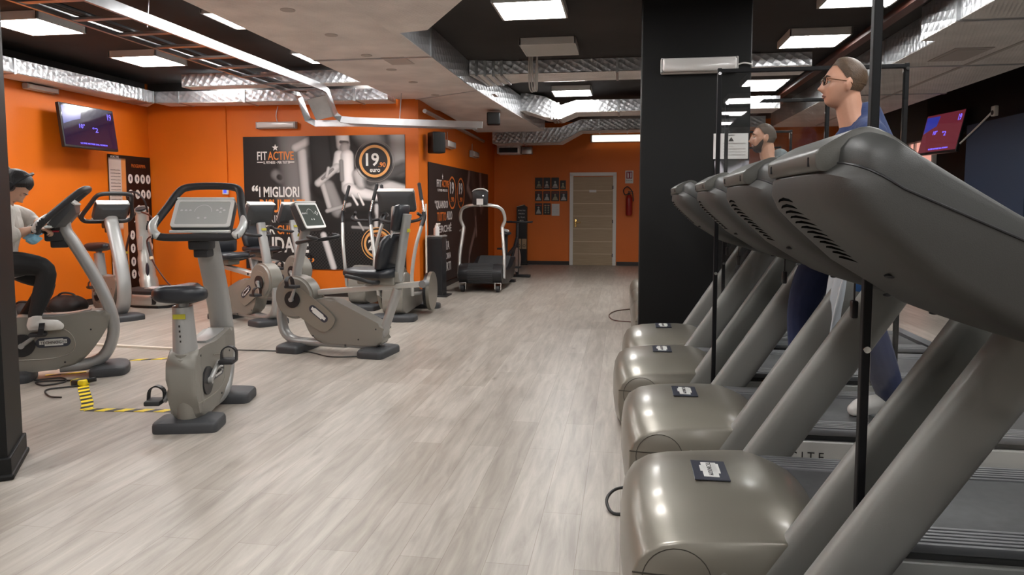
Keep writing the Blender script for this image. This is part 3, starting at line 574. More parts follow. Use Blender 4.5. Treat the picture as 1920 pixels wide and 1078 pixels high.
fit_text('lettering', 'allenamento', WG, ec, .46, .98, .18, .025); part('oval_picture', PAPER, ec, lambda bm: cyl(bm, (.125, -.001, .70), (.125, -.005, .70), .045, n=24))

# small leaflets in rows beside the door, notice sheet, fire sign and extinguisher, totem
LL = [(0, 0, .165, .255), (1, 0, .155, .255), (2, 0, .165, .255), (3, 0, .125, .19), (0, 1, .155, .22), (1, 1, .155, .22), (2, 1, .17, .22), (3, 1, .16, .22), (0, 2, .155, .25), (1, 2, .16, .25)]
XS = (-1.92, -1.74, -1.565, -1.375)
NAMES = {(0, 0): 'red band at its foot', (1, 0): 'pale olive figure', (2, 0): 'white dot at its top', (3, 0): 'smaller and nearest the door', (0, 1): 'orange line, leftmost of the middle row', (1, 1): 'second of the middle row', (2, 1): 'wide white base, third of the middle row', (3, 1): 'touching the door frame', (0, 2): 'pale group photo, bottom left', (1, 2): 'two columns of white dots, bottom middle'}
for i, (cx_, ry, ww, hh) in enumerate(LL):
    z = (1.643, 1.385, 1.09)[ry]
    t = thing('leaflet', 'black leaflet on the door wall, ' + NAMES[(cx_, ry)], 'leaflet', (XS[cx_], 15.435, z), 0, 'black leaflets beside the door')
    part('sheet', INKK, t, lambda bm: box(bm, (ww / 2, 0, hh / 2), (ww, .006, hh)), smooth=0)
    q = random.Random(i)
    def blob(bm):
        if (cx_, ry) == (1, 2):
            for a in range(4):
                for b in (0, 1): cyl(bm, (ww * (.3 + .4 * b), -.003, hh * (.2 + .2 * a)), (ww * (.3 + .4 * b), -.006, hh * (.2 + .2 * a)), .018, n=12)
            return
        prism(bm, [(ww * .12, hh * .1), (ww * .88, hh * .1), (ww * .7, hh * (.35 + .1 * q.random())), (ww * .58, hh * .5), (ww * .42, hh * .5), (ww * .3, hh * .38)], 'y', -.005, -.003)
        cyl(bm, (ww * .5, -.003, hh * .62), (ww * .5, -.005, hh * .62), .022, n=12)
    part('picture', mat('leaflet_pale' if i % 3 else 'leaflet_olive', (.42, .40, .37) if i % 3 else (.30, .27, .16)), t, blob, smooth=0)
    part('colour_band', mat('leaflet_red', (.30, .04, .02)), t, lambda bm: box(bm, (ww / 2, -.004, hh * (.82 if ry else .2)), (ww * .8, .002, hh * .07)), smooth=0)
t = thing('notice_sheet', 'white notice sheet at the end of the bottom leaflet row', 'notice', (-1.555, 15.43, 1.07)); part('sheet', PAPER, t, lambda bm: box(bm, (.085, 0, .13), (.17, .004, .26)), smooth=0)
for k in range(9): fit_text('lettering', 'avviso ai soci della palestra', mat('ink_grey_text', (.30, .26, .24)), t, .02, .225 - .023 * k, .13, .009)
t = thing('fire_sign', 'white and red extinguisher sign on the door wall', 'sign', (0.02, 15.44, 1.765)); part('plate', PAPER, t, lambda bm: box(bm, (.085, 0, .135), (.17, .006, .27), .004), smooth=0)
part('red_field', mat('sign_red', (.25, .01, .03)), t, lambda bm: box(bm, (.085, -.004, .175), (.125, .003, .15)), smooth=0); part('pictogram', PAPER, t, lambda bm: (box(bm, (.06, -.0065, .165), (.03, .003, .09), .001), box(bm, (.118, -.0065, .175), (.025, .003, .11)), box(bm, (.055, -.0065, .22), (.02, .003, .02))), smooth=0)
fit_text('lettering', 'ESTINTORE', INKK, t, .02, .05, .13, .022, -.0045)
t = thing('fire_extinguisher', 'red fire extinguisher hanging on the door wall', 'fire extinguisher', (0.105, 15.34, 1.08))
part('cylinder', RED, t, lambda bm: tube(bm, [(0, 0, 0), (0, 0, .03), (0, 0, .36), (0, 0, .41), (0, 0, .44)], [.055, .07, .07, .055, .025], 24)); part('valve', BLK, t, lambda bm: (cyl(bm, (0, 0, .44), (0, 0, .49), .022), box(bm, (.03, 0, .51), (.11, .02, .015)), box(bm, (.04, 0, .47), (.09, .02, .012))))
part('hose', BLK, t, lambda bm: tube(bm, smooth_path([(0, -.02, .47), (-.08, -.03, .44), (-.12, -.03, .53), (-.05, -.03, .61), (.02, -.03, .57), (.07, -.03, .48), (.09, -.03, .30)], 6), .011, 10)); part('wall_hook', CHROME, t, lambda bm: box(bm, (0, .07, .40), (.05, .05, .03)))
t = thing('totem_stand', 'slim black totem stand against the door wall', 'stand', (-2.19, 15.33, 0.0))
part('body', BLK, t, lambda bm: prism(bm, [(-.11, 0), (.11, 0), (.11, 1.26), (.05, 1.30), (-.11, 1.26)], 'y', -.07, .07, .008), smooth=0); part('foot', BLK, t, lambda bm: box(bm, (0, 0, .012), (.26, .2, .024), .004), smooth=0)
for x in (-.057, .057): part('tray_panel', mat('tan_panel', (.36, .25, .15)), t, lambda bm: box(bm, (x, -.078, .46), (.098, .014, .22), .003), smooth=0)
for x in (-.057, .057): part('dial', BLK, t, lambda bm: ring(bm, x, .42, .022, .032, -.086), smooth=0)
part('top_edge', GOLD, t, lambda bm: rsweep(bm, [(-.11, 0, 1.268), (.05, 0, 1.306)], .07, .006), smooth=0)
fit_text('lettering', 'FITACTIVE', INKW, t, -.08, 1.17, .16, .03, -.073); fit_text('lettering', 'MISURA', INKW, t, -.065, 1.10, .13, .028, -.073); fit_text('lettering', 'IL TUO', INKW, t, -.07, 1.02, .14, .03, -.073); fit_text('lettering', 'PESO', INKW, t, -.04, .93, .08, .05, -.073)
# notices on the pillar
t = thing('notice_sheet', 'white warning notice with black triangle on the front of the black pillar', 'notice', (0.735, 6.192, 1.705)); part('sheet', PAPER, t, lambda bm: box(bm, (.14, 0, .105), (.28, .004, .21)), smooth=0)
part('warning_triangle', INKK, t, lambda bm: prism(bm, [(.12, .145), (.165, .145), (.1425, .18)], 'y', -.004, -.002), smooth=0)
fit_text('lettering', 'AVVISO', INKK, t, .12, .19, .05, .009)
for k, s in enumerate(('mantenere la distanza di sicurezza', 'sul tapis roulant', 'igienizzare gli attrezzi prima e dopo', 'il loro utilizzo. grazie per la', 'vostra collaborazione')): fit_text('lettering', s, mat('ink_grey_text', (.30, .26, .24)), t, .08, .125 - .024 * k, .18 if k != 1 else .08, .009)
im3 = caps_img([(.05, .05, .12, .12, .05, .45, .4), (.1, .1, .24, .16, .05, .5, .4), (.02, .2, .1, .05, .03, .6, .3), (.2, .05, .27, .2, .03, .35, .3), (.12, .02, .2, .09, .02, .7, .3)], lambda x, y: .02)
board('wall_poster', 'small black and white picture under the warning notice on the pillar', 'poster', (0.745, 6.19, 1.47), 0, 0.28, 0.22, lambda x, z: (im3(x, z), im3(x, z) * .95, im3(x, z) * 1.05), 40, 32)
# ================================================================ treadmills
def lerp(a, b, t): return a + (b - a) * t
def hood_rings():
    C_ = [(.05, .02), (.012, .06), (.0, .16), (.0, .25), (.008, .315), (.028, .36), (.07, .388), (.14, .405), (.28, .418), (.42, .418), (.54, .402), (.61, .372), (.63, .345), (.63, .02)]
    S_ = [(.085, .02), (.045, .06), (.032, .16), (.034, .24), (.05, .283), (.08, .315), (.12, .338), (.18, .350), (.28, .359), (.40, .368), (.47, .370), (.50, .362), (.515, .345), (.515, .02)]
    rings = []; H = .385
    for y in (-.388, -.384, -.374, -.355, -.32, -.26, -.18, -.09, 0, .09, .18, .26, .32, .355, .374, .384, .388):
        s = min(1, abs(y) / .365); k = s ** 2.6; e = {.388: .030, .384: .014, .374: .004}.get(abs(y), 0)
        ring = []
        for c, d in zip(C_, S_):
            x, z = lerp(c[0], d[0], k), lerp(c[1], d[1], k); x += (.28 - x) * e * 1.2; z += (.18 - z) * e * 1.6; ring.append((x, y, z))
        rings.append(ring)
    return rings
BAR_D = Vector((.544, 0, .839)); BAR_N = Vector((.839, 0, -.544))
def upright(bm, y):
    a = Vector((.285, y, .085)); b = Vector((.93, y, 1.08)); off = BAR_N * .075
    tube(bm, [a + off, (a + b) / 2 + off, b + off], 1, 28, flat=(.038, .076), side=(0, 1, 0), expo=3.2)
UPP = [(.385, 1.405), (.388, 1.432), (.402, 1.450), (.428, 1.460), (.50, 1.412), (.62, 1.332), (.75, 1.252), (1.0, 1.098), (1.025, 1.086), (1.032, 1.078)]
LOW = [(.385, 1.405), (.358, 1.385), (.356, 1.352), (.372, 1.318), (.405, 1.283), (.50, 1.195), (.65, 1.102), (.85, 1.042), (.98, 1.030), (1.02, 1.042), (1.034, 1.060), (1.032, 1.078)]
def console_rings(prof):
    out = []
    for t in (-1, -.995, -.98, -.94, -.87, -.76, -.6, -.3, 0, .3, .6, .76, .87, .94, .98, .995, 1):
        a = abs(t); e = {1: .24, .995: .19, .98: .135, .94: .085, .87: .045, .76: .014}.get(a, 0); y = t * .315
        out.append([(x + (.69 - x) * e + .012 * a ** 2, y, z + (1.245 - z) * e * 1.3) for x, z in prof])
    return out
def open_loft(bm, rings):
    loft(bm, rings, caps=False, closed_ring=False)
    for r in (0, -1): bm.faces.new([bm.verts.new(p) for p in rings[r]])
def build_treadmill():
    t = thing('treadmill', '', 'treadmill')
    h = part('front_hood', CHAMP, t, lambda bm: loft(bm, hood_rings()), smooth=50)
    def seams(bm):
        rsweep(bm, [(.036, -.3885, .246), (.10, -.3895, .243), (.50, -.3885, .243)], .0012, .0022)
        n = 30; A = [[(.165 + r * math.cos(2 * PI * i / n), -.3875 - dy, .225 + r * math.sin(2 * PI * i / n)) for i in range(n)] for r, dy in ((.102, 0), (.102, .002), (.099, .002), (.099, 0))]; loft(bm, A, caps=False)
    part('hood_seam', mat('seam_dark', (.05, .045, .035), .5), h, seams, smooth=0)
    part('screw', GREYP, h, lambda bm: cyl(bm, (.30, -.385, .255), (.30, -.392, .255), .009))
    lg = part('logo_plate', LOGOD, h, lambda bm: box(bm, (.30, 0, .4215), (.115, .175, .004), .001), smooth=0)
    part('logo', LOGOW, lg, lambda bm: (box(bm, (.30, 0, .4242), (.05, .13, .002)), box(bm, (.318, .012, .4242), (.03, .085, .002)), box(bm, (.278, 0.01, .4242), (.02, .05, .002))), smooth=0)
    o = text('lettering', 'TECHNOGYM', .022, INKK, lg, (.292, .062, .4255), (0, 0, R(-90)), sx=.85, depth=.001)
    part('base_frame', BLK, t, lambda bm: (box(bm, (1.27, 0, .19), (1.55, .62, .315), .01), box(bm, (.45, -.30, .01), (.12, .08, .02)), box(bm, (.45, .30, .01), (.12, .08, .02)), box(bm, (1.85, .25, .02), (.1, .08, .04)), box(bm, (1.85, -.25, .02), (.1, .08, .04))), smooth=0)
    part('running_belt', BELT, t, lambda bm: box(bm, (1.30, 0, .352), (1.56, .43, .02), .008), smooth=30)
    for s in (-1, 1):
        def rail(bm):
            box(bm, (1.27, s * .275, .352), (1.56, .12, .03), .008)
            for k in range(5): box(bm, (1.27, s * (.231 + .0215 * k), .3685), (1.555, .013, .007), .002)
        part('foot_rail', RAIL, t, rail, smooth=30)
        sp_ = part('side_panel', SIDEW, t, lambda bm: box(bm, (1.27, s * .323, .19), (1.54, .022, .245), .006), smooth=0)
        if s < 0: fit_text('lettering', 'E X C I T E', INKK, sp_, .632, .222, .228, .042, -.3345)
        part('upright', UPR, t, lambda bm: upright(bm, s * .36), smooth=50)
    rc = part('rear_cap', mat('rear_cap_grey', (.03, .03, .036), .45), t, lambda bm: prism(bm, smooth2([(2.02, .05), (2.13, .06), (2.17, .16), (2.165, .28), (2.12, .365), (2.02, .385)], 3), 'y', -.335, .335, .02), smooth=40)
    part('white_label', PAPER, rc, lambda bm: box(bm, (2.07, -.3365, .30), (.12, .004, .035)), smooth=0)
    cs = part('console_shell', DGREY, t, lambda bm: open_loft(bm, console_rings(LOW)), smooth=40)
    def vents(bm):
        for k in range(12):
            s = k / 11; hw = lerp(.13, .075, abs(s - .35) * 1.3); cy = lerp(.08, .02, s)
            q4 = [Vector((a, 0, b)) for a, b in LOW[2:6]]; L3 = [(q4[i + 1] - q4[i]).length for i in range(3)]; u_ = (.06 + .80 * s) * sum(L3); i = 0
            while i < 2 and u_ > L3[i]: u_ -= L3[i]; i += 1
            d = (q4[i + 1] - q4[i]).normalized(); x, z = (q4[i] + d * u_).x, (q4[i] + d * u_).z
            nrm = Vector((d.z, 0, -d.x))
            pts = [Vector((x, cy + hw * q, z)) + nrm * (-.0028 + .002 * (1 - q * q)) + d * .012 * q * q + Vector((.012 * ((cy + hw * q) / .315) ** 2, 0, 0)) for q in (-1, -.5, 0, .5, 1)]
            tube(bm, pts, [.0012, .0034, .0042, .0034, .0012], 6, flat=(1, 1))
    part('vent_slot', mat('vent_black', (.004, .004, .004), 1.0, spec=0.0), cs, vents)
    part('screw_hole', BLK, cs, lambda bm: [ball(bm, p, (.012, .006, .005), 10) for p in ((.50, -.18, 1.196), (.74, -.30, 1.072), (.74, .22, 1.072))])
    cu = part('console_cover', MGREY, t, lambda bm: open_loft(bm, console_rings(UPP)), smooth=40)
    RS = console_rings(UPP)
    for q in (1, -1):
        seq = [RS[i][0] for i in (range(6, -1, -1) if q > 0 else range(len(RS) - 7, len(RS)))]; e_ = RS[0 if q > 0 else -1]
        seq = seq + [e_[-1]]
        part('cover_seam', BLK, cu, lambda bm: tube(bm, [Vector(v) + Vector((-.0008, -.0012 * q, 0)) for v in seq], .0022, 6))
    cp = part('console_cap', CAPM, cu, lambda bm: prism(bm, smooth2([(.364, 1.390), (.354, 1.396), (.352, 1.420), (.360, 1.431), (.40, 1.455), (.43, 1.468), (.46, 1.465), (.50, 1.440), (.55, 1.398), (.54, 1.380), (.45, 1.41), (.40, 1.40), (.38, 1.388)], 2), 'y', -.215, .215, .004), smooth=40)
    for y in (-.17, .17): part('cap_slit', BLK, cp, lambda bm: box(bm, (.353, y, 1.408), (.008, .006, .018), .001), smooth=0)
    ro = Matrix.Rotation(R(31.6), 3, 'Y')
    part('display', DSCREEN, cu, lambda bm: box(bm, (.76, 0, 1.2475), (.36, .46, .012), .004, rot=ro), smooth=0)
    for s in (-1, 1): part('handrail', RUB, t, lambda bm: tube(bm, smooth_path([(.90, s * .28, 1.09), (1.05, s * .33, 1.07), (1.25, s * .36, 1.05), (1.36, s * .37, 1.03)], 5), .021, 14))
    part('front_grip', RUB, t, lambda bm: tube(bm, smooth_path([(1.0, -.16, 1.10), (1.08, -.12, 1.12), (1.10, 0, 1.13), (1.08, .12, 1.12), (1.0, .16, 1.10)], 5), .018, 12))
    k = part('safety_key', BLK, t, lambda bm: (tube(bm, [(.76, .05, 1.08), (.76, .05, 1.005)], .003, 6), box(bm, (.76, .05, .98), (.022, .03, .06), .006)))
    return t
T1 = build_treadmill(); G = 'row of treadmills'
relabel(T1, 'second nearest treadmill, its big champagne front hood filling the bottom of the photo', (0, 2.44, 0)); T1['group'] = G
for lab, x, y in (('nearest treadmill, only its huge grey console and one post at the right photo edge', -.01, 1.475), ('treadmill under the man with glasses and blue shirt', 0, 3.48),
                  ('treadmill between the one with the man in glasses and the one with the bearded man', -.055, 4.50), ('treadmill under the bearded man, standing just before the black pillar', 0, 5.375),
                  ('treadmill directly behind the black pillar', .08, 6.97), ('treadmill second behind the black pillar', .08, 7.95), ('farthest treadmill behind the black pillar', .08, 8.93)):
    c = relabel(copy_tree(T1), lab, (x, y, 0))
    if y < 2:
        for q in c.children:
            if q.name.startswith('console'): q.location.y += .11          # its head is slid along the posts toward the next machine
        bpy.data.objects.remove([q for q in c.children if q.name.startswith('safety_key')][0])

# plexiglass partitions between treadmills
def partition(label, x0, x1, y, H, n=2):
    t = thing('plexiglass_screen', label, 'screen', (x0, y, 0), 0, 'plexiglass screens between treadmills'); W = x1 - x0
    fr = mat('black_frame', (.005, .005, .006), .5, spec=.2)
    for x in (0, W):
        p_ = part('post', fr, t, lambda bm: box(bm, (x, 0, H / 2), (.022, .026, H), .003), smooth=0)
        part('bolt', CHROME, p_, lambda bm: [cyl(bm, (x, -.014, z), (x, -.021, z), .009, n=12) for z in (H - .03, H * .72, H * .46, .3)])
    part('top_rail', fr, t, lambda bm: box(bm, (W / 2, 0, H - .015), (W, .024, .022), .003), smooth=0); part('bottom_rail', fr, t, lambda bm: box(bm, (W / 2, 0, .06), (W, .028, .03), .003), smooth=0)
    for x in (0, W): part('foot', fr, t, lambda bm: box(bm, (x, 0, .01), (.05, .05, .02), .003), smooth=0)
    part('sheet', GLASS, t, lambda bm: box(bm, (W / 2, 0, H / 2), (W - .03, .006, H - .04)), smooth=0)
partition('plexiglass screen whose front post crosses the nearest grey console', .635, 1.70, 1.98, 2.06)
partition('plexiglass screen with its top frame just above the man with glasses', .503, 1.445, 4.03, 2.06)
partition('plexiglass screen between the bearded man and the next treadmill toward the camera', .668, 1.30, 4.935, 2.02)
partition('small far plexiglass screen seen against the orange wall, nearer one', .75, 1.63, 7.46, 2.06)
partition('small far plexiglass screen seen against the orange wall, farther one', 1.0, 1.96, 9.55, 2.06)

# ================================================================ bikes
def plate(bm, x, w=.40, l=.24, hh=.075):
    A = [(x - l * .5, -w * .5), (x + l * .42, -w * .5), (x + l * .55, -w * .2), (x + l * .55, w * .2), (x + l * .42, w * .5), (x - l * .5, w * .5)]
    n = len(A); B = []
    for i in range(n):                                               # round the corners of the outline
        p0, p1, p2_ = Vector(A[i - 1]), Vector(A[i]), Vector(A[(i + 1) % n]); r_ = min(.045, (p1 - p0).length * .45, (p2_ - p1).length * .45)
        q0, q2 = p1 + (p0 - p1).normalized() * r_, p1 + (p2_ - p1).normalized() * r_
        for t in (0, .25, .5, .75, 1): B.append(tuple(q0 * (1 - t) ** 2 + p1 * 2 * t * (1 - t) + q2 * t * t))
    A = B; F = lambda k, z: [(x + (a - x) * k, b * (1 - (1 - k) * .6), z) for a, b in A]
    rings = [F(.985, 0), F(1, .008), F(1, hh * .55), F(.975, hh * .72), F(.93, hh * .82), F(.62, hh * .98), F(.3, hh)]
    loft(bm, rings)
def oval_logo(parent, x, y, z, ang, L=.20):
    """dark rounded plate with white stepped emblem on a side panel; y<0 right side"""
    s = -1 if y < 0 else 1
    P_ = rrect(L, L * .32, L * .16, 5); c, s_ = math.cos(ang), math.sin(ang)
    tr = lambda a, b: (x + a * c - b * s_, z + a * s_ + b * c)
    o = part('logo_plate', LOGOD, parent, lambda bm: prism(bm, [tr(*p) for p in P_], 'y', y, y + s * .004, 0), smooth=0)
    def em(bm):
        for w_, h_, dx, dz in ((.78, .13, 0, .01), (.52, .22, .02, 0)):
            prism(bm, [tr(a * L, b * L) for a, b in ((dx - w_ / 2, dz - h_ / 2), (dx + w_ / 2, dz - h_ / 2), (dx + w_ / 2, dz + h_ / 2), (dx - w_ / 2, dz + h_ / 2))], 'y', y + s * .004, y + s * .006)
    part('logo', LOGOW, o, em, smooth=0)
    if s < 0: text('lettering', 'TECHNOGYM', L * .13, INKK, o, (tr(-L * .36, -L * .045)[0], y - .0075, tr(-L * .36, -L * .045)[1]), (R(90), -ang, 0), sx=.95, depth=.001)
def crank_set(t, x, z, hw, ang, rad=.085, arm=.15):
    for s in (-1, 1):
        part('crank_disc', BLK, t, lambda bm: cyl(bm, (x, s * hw, z), (x, s * (hw + .012), z), rad, n=32))
        a = ang if s < 0 else ang + PI; ex, ez = x + arm * math.cos(a), z + arm * math.sin(a)
        ca = part('crank_arm', CHROME if False else SILV, t, lambda bm: (tube(bm, [(x, s * (hw + .02), z), (ex, s * (hw + .035), ez)], [.017, .012], 10), cyl(bm, (x, s * (hw + .005), z), (x, s * (hw + .035), z), .02)))
        pd = part('pedal', RUB, ca, lambda bm: box(bm, (ex, s * (hw + .09), ez), (.11, .09, .028), .008))
        part('pedal_strap', BLK, pd, lambda bm: rsweep(bm, smooth_path([(ex + .02, s * (hw + .045), ez), (ex + .03, s * (hw + .05), ez + .06), (ex + .03, s * (hw + .09), ez + .085), (ex + .03, s * (hw + .13), ez + .06), (ex + .02, s * (hw + .135), ez)], 4), .004, .018, (1, 0, 0)), smooth=0)
def console_head(t, x, z, tilt, w_=.34, h_=.20, scr=None, loop=False):
    """display head facing -x, leaning back by tilt"""
    M = Matrix.Translation((x, 0, z)) @ Matrix.Rotation(tilt, 4, 'Y')
    def slab(bm):
        rings = [[(dx, a, b) for a, b in rrect(w_ * k, h_ * k2, .02, 4)] for dx, k, k2 in ((-.02, 1, 1), (.0, 1.02, 1.03), (.035, 1.0, 1.0), (.075, .72, .6))]
        loft(bm, rings); bmesh.ops.transform(bm, matrix=M, verts=bm.verts)
    hd = part('console', mat('console_back', (.045, .048, .052), .45), t, slab)
    def rim(bm):
        A = rrect(w_, h_, .02, 4); B = rrect(w_ * .88, h_ * .82, .012, 4)
        loft(bm, [[(-.018, a, b) for a, b in A], [(-.030, a, b) for a, b in A], [(-.030, a, b) for a, b in B], [(-.022, a, b) for a, b in B]], caps=False); box(bm, (-.0, 0, h_ * .5 + .006), (.075, w_ * .98, .014), .005)
        bmesh.ops.transform(bm, matrix=M, verts=bm.verts)
    part('console_rim', mat('silver_rim', (.72, .72, .70), .35, metal=.2), hd, rim)
    sc_ = part('screen', scr or SCREEN, hd, lambda bm: (box(bm, (-.024, 0, 0), (.006, w_ * .88, h_ * .82)), bmesh.ops.transform(bm, matrix=M, verts=bm.verts)), smooth=0)
    def keys(bm):
        n = 20; A = [[(-.029, r * math.cos(PI * i / n), .01 + r * math.sin(PI * i / n)) for i in range(n + 1)] for r in (.05, .054)]; loft(bm, A, caps=False, closed_ring=False)
        for yy, zz in ((.10, .02), (.075, .02), (.125, .02), (-.10, .035), (-.10, .005), (-.08, .02), (-.12, .02), (-.02, -.04), (.02, -.04)): cyl(bm, (-.028, yy * w_ / .34, zz), (-.0295, yy * w_ / .34, zz), .008, n=12)
        bmesh.ops.transform(bm, matrix=M, verts=bm.verts)
    part('key_markings', mat('key_pale', (.62, .62, .62), .4), sc_, keys, smooth=0)
    return hd
def yellow_tag(parent, c, s, rot=None):
    o = part('maker_label', YEL, parent, lambda bm: box(bm, c, s, .001, rot=rot), smooth=0)
    return o
def build_upright():
    t = thing('exercise_bike', '', 'exercise bike')
    part('rear_base', BASEM, t, plate, -.31, .37, .24); part('front_base', BASEM, t, plate, .31, .40, .26)
    body = [(-.43, .42), (-.40, .475), (-.25, .485), (-.05, .475), (.18, .50), (.30, .50), (.345, .44), (.22, .22), (.08, .085), (-.10, .065), (-.34, .065), (-.39, .14), (-.44, .27)]
    b = part('body', GREYP, t, lambda bm: prism(bm, smooth2(body, 3), 'y', -.082, .082, .03, 4), smooth=40)
    part('panel_groove', mat('groove_light', (.34, .32, .28), .35, metal=.3), b, lambda bm: [tube(bm, smooth_path([(-.40, s * .083, .17), (-.1, s * .083, .155), (.06, s * .083, .19), (.09, s * .083, .28), (.03, s * .083, .37), (-.12, s * .083, .40)], 5), .003, 6) for s in (-1, 1)])
    for x, z in ((.2, .36), (.02, .12), (-.34, .44)): part('screw', BLK, b, lambda bm: cyl(bm, (x, -.082, z), (x, -.085, z), .007, n=10))
    oval_logo(b, -.05, -.0825, .28, 0, .23); oval_logo(b, -.05, .0825, .28, 0, .23)
    part('top_trim', SILV, b, lambda bm: rsweep(bm, smooth_path([(-.15, 0, .484), (.05, 0, .482), (.20, 0, .503)], 4), .05, .008))
    part('foot_shell', GREYP, t, lambda bm: tube(bm, [(-.31, 0, .05), (-.32, 0, .16), (-.34, 0, .30), (-.35, 0, .44)], [.075, .085, .088, .080], 24))
    crank_set(t, -.25, .27, .083, .65)
    sp_ = part('seat_post', SILV, t, lambda bm: (tube(bm, [(-.345, 0, .42), (-.37, 0, .74)], [.070, .056], 24), cyl(bm, (-.37, 0, .73), (-.372, 0, .78), .035)))
    part('collar', GREYP, sp_, lambda bm: tube(bm, [(-.34, 0, .40), (-.346, 0, .47)], .083, 24)); yellow_tag(sp_, (-.428, 0, .685), (.004, .07, .028))
    part('scale_mark', INKK, sp_, lambda bm: [box(bm, (-.4305 + .0085 * k * .5, 0, .63 - .03 * k), (.004, .008, .012)) for k in range(5)], smooth=0)
    def saddle(bm):
        rings = []
        for k, (x, hw, zt_, zb) in enumerate(((-.50, .05, .845, .80), (-.49, .11, .862, .775), (-.44, .145, .868, .762), (-.38, .150, .862, .760), (-.32, .125, .858, .765), (-.26, .080, .858, .780), (-.20, .050, .858, .795), (-.165, .035, .850, .805), (-.155, .02, .838, .815))):
            n = 20; zc, hz = (zt_ + zb) / 2, (zt_ - zb) / 2
            rings.append([(x, hw * math.copysign(abs(math.cos(2 * PI * i / n)) ** .7, math.cos(2 * PI * i / n)), zc + hz * math.copysign(abs(math.sin(2 * PI * i / n)) ** .7, math.sin(2 * PI * i / n))) for i in range(n)])
        loft(bm, rings)
    part('saddle', CUSH, t, saddle, smooth=60)
    fp = part('front_post', SILV, t, lambda bm: tube(bm, smooth_path([(-.02, 0, .075), (.16, 0, .078), (.27, 0, .13), (.335, 0, .26), (.345, 0, .42), (.27, 0, .68), (.12, 0, 1.0), (.055, 0, 1.12), (.045, 0, 1.20)], 6), 1, 20, flat=(.074, .044), side=(0, 1, 0), expo=2.6), smooth=50)
    yellow_tag(fp, (.137, 0, 1.045), (.004, .07, .026), Matrix.Rotation(R(-25), 3, 'Y'))
    part('head_block', RUB, t, lambda bm: (box(bm, (-.015, 0, 1.09), (.13, .13, .09), .015), box(bm, (.015, 0, 1.03), (.12, .09, .07), .012)))
    LP_ = [(-.10, .0, 1.125), (-.10, .18, 1.125), (-.095, .242, 1.14), (-.06, .270, 1.19), (.06, .225, 1.31), (.16, .19, 1.405), (.20, .14, 1.437), (.215, 0, 1.445)]
    loopp = LP_ + [(x, -y, z) for x, y, z in LP_[-2:0:-1]]
    hb = part('handlebar_loop', RUB, t, lambda bm: tube(bm, smooth_path(loopp, 6, True), .024, 14, closed=True), smooth=60)
    for s in (-1, 1):
        gp_ = part('pulse_grip', mat('grip_silver', (.60, .61, .60), .3, metal=.3), hb, lambda bm: tube(bm, smooth_path([(-.107, s * .21, 1.13), (-.100, s * .250, 1.15), (-.067, s * .270, 1.20), (.0, s * .248, 1.27)], 6), [.004, .018, .024, .026, .027, .027, .027, .027, .027, .027, .027, .026, .025, .024, .021, .018, .014, .008, .003][:19], 12))
        part('grip_rib', RUB, gp_, lambda bm: [box(bm, (-.105 + .012 * k + (-.014), s * (.25 + .013 * k - max(0, k - 4) * .012), 1.132 + .013 * k), (.02, .005, .03), .001) for k in range(7)], smooth=0)
    console_head(t, .045, 1.255, R(38), .36, .215)
    part('bottle_shelf', mat('silver_rim', (.55, .55, .54)), t, lambda bm: box(bm, (-.035, 0, 1.158), (.05, .36, .018), .006))
    return t
UB = build_upright(); UB['group'] = 'upright exercise bikes'
relabel(UB, 'upright exercise bike seen from behind in the middle of the floor, empty saddle', (-2.61, 4.09, 0), R(104))
relabel(copy_tree(UB), 'upright exercise bike ridden by the woman with headphones', (-4.28, 4.82, 0), R(34))
relabel(copy_tree(UB), 'upright exercise bike by the left wall behind the riding woman, front turned to camera', (-5.90, 7.42, 0), R(-32))

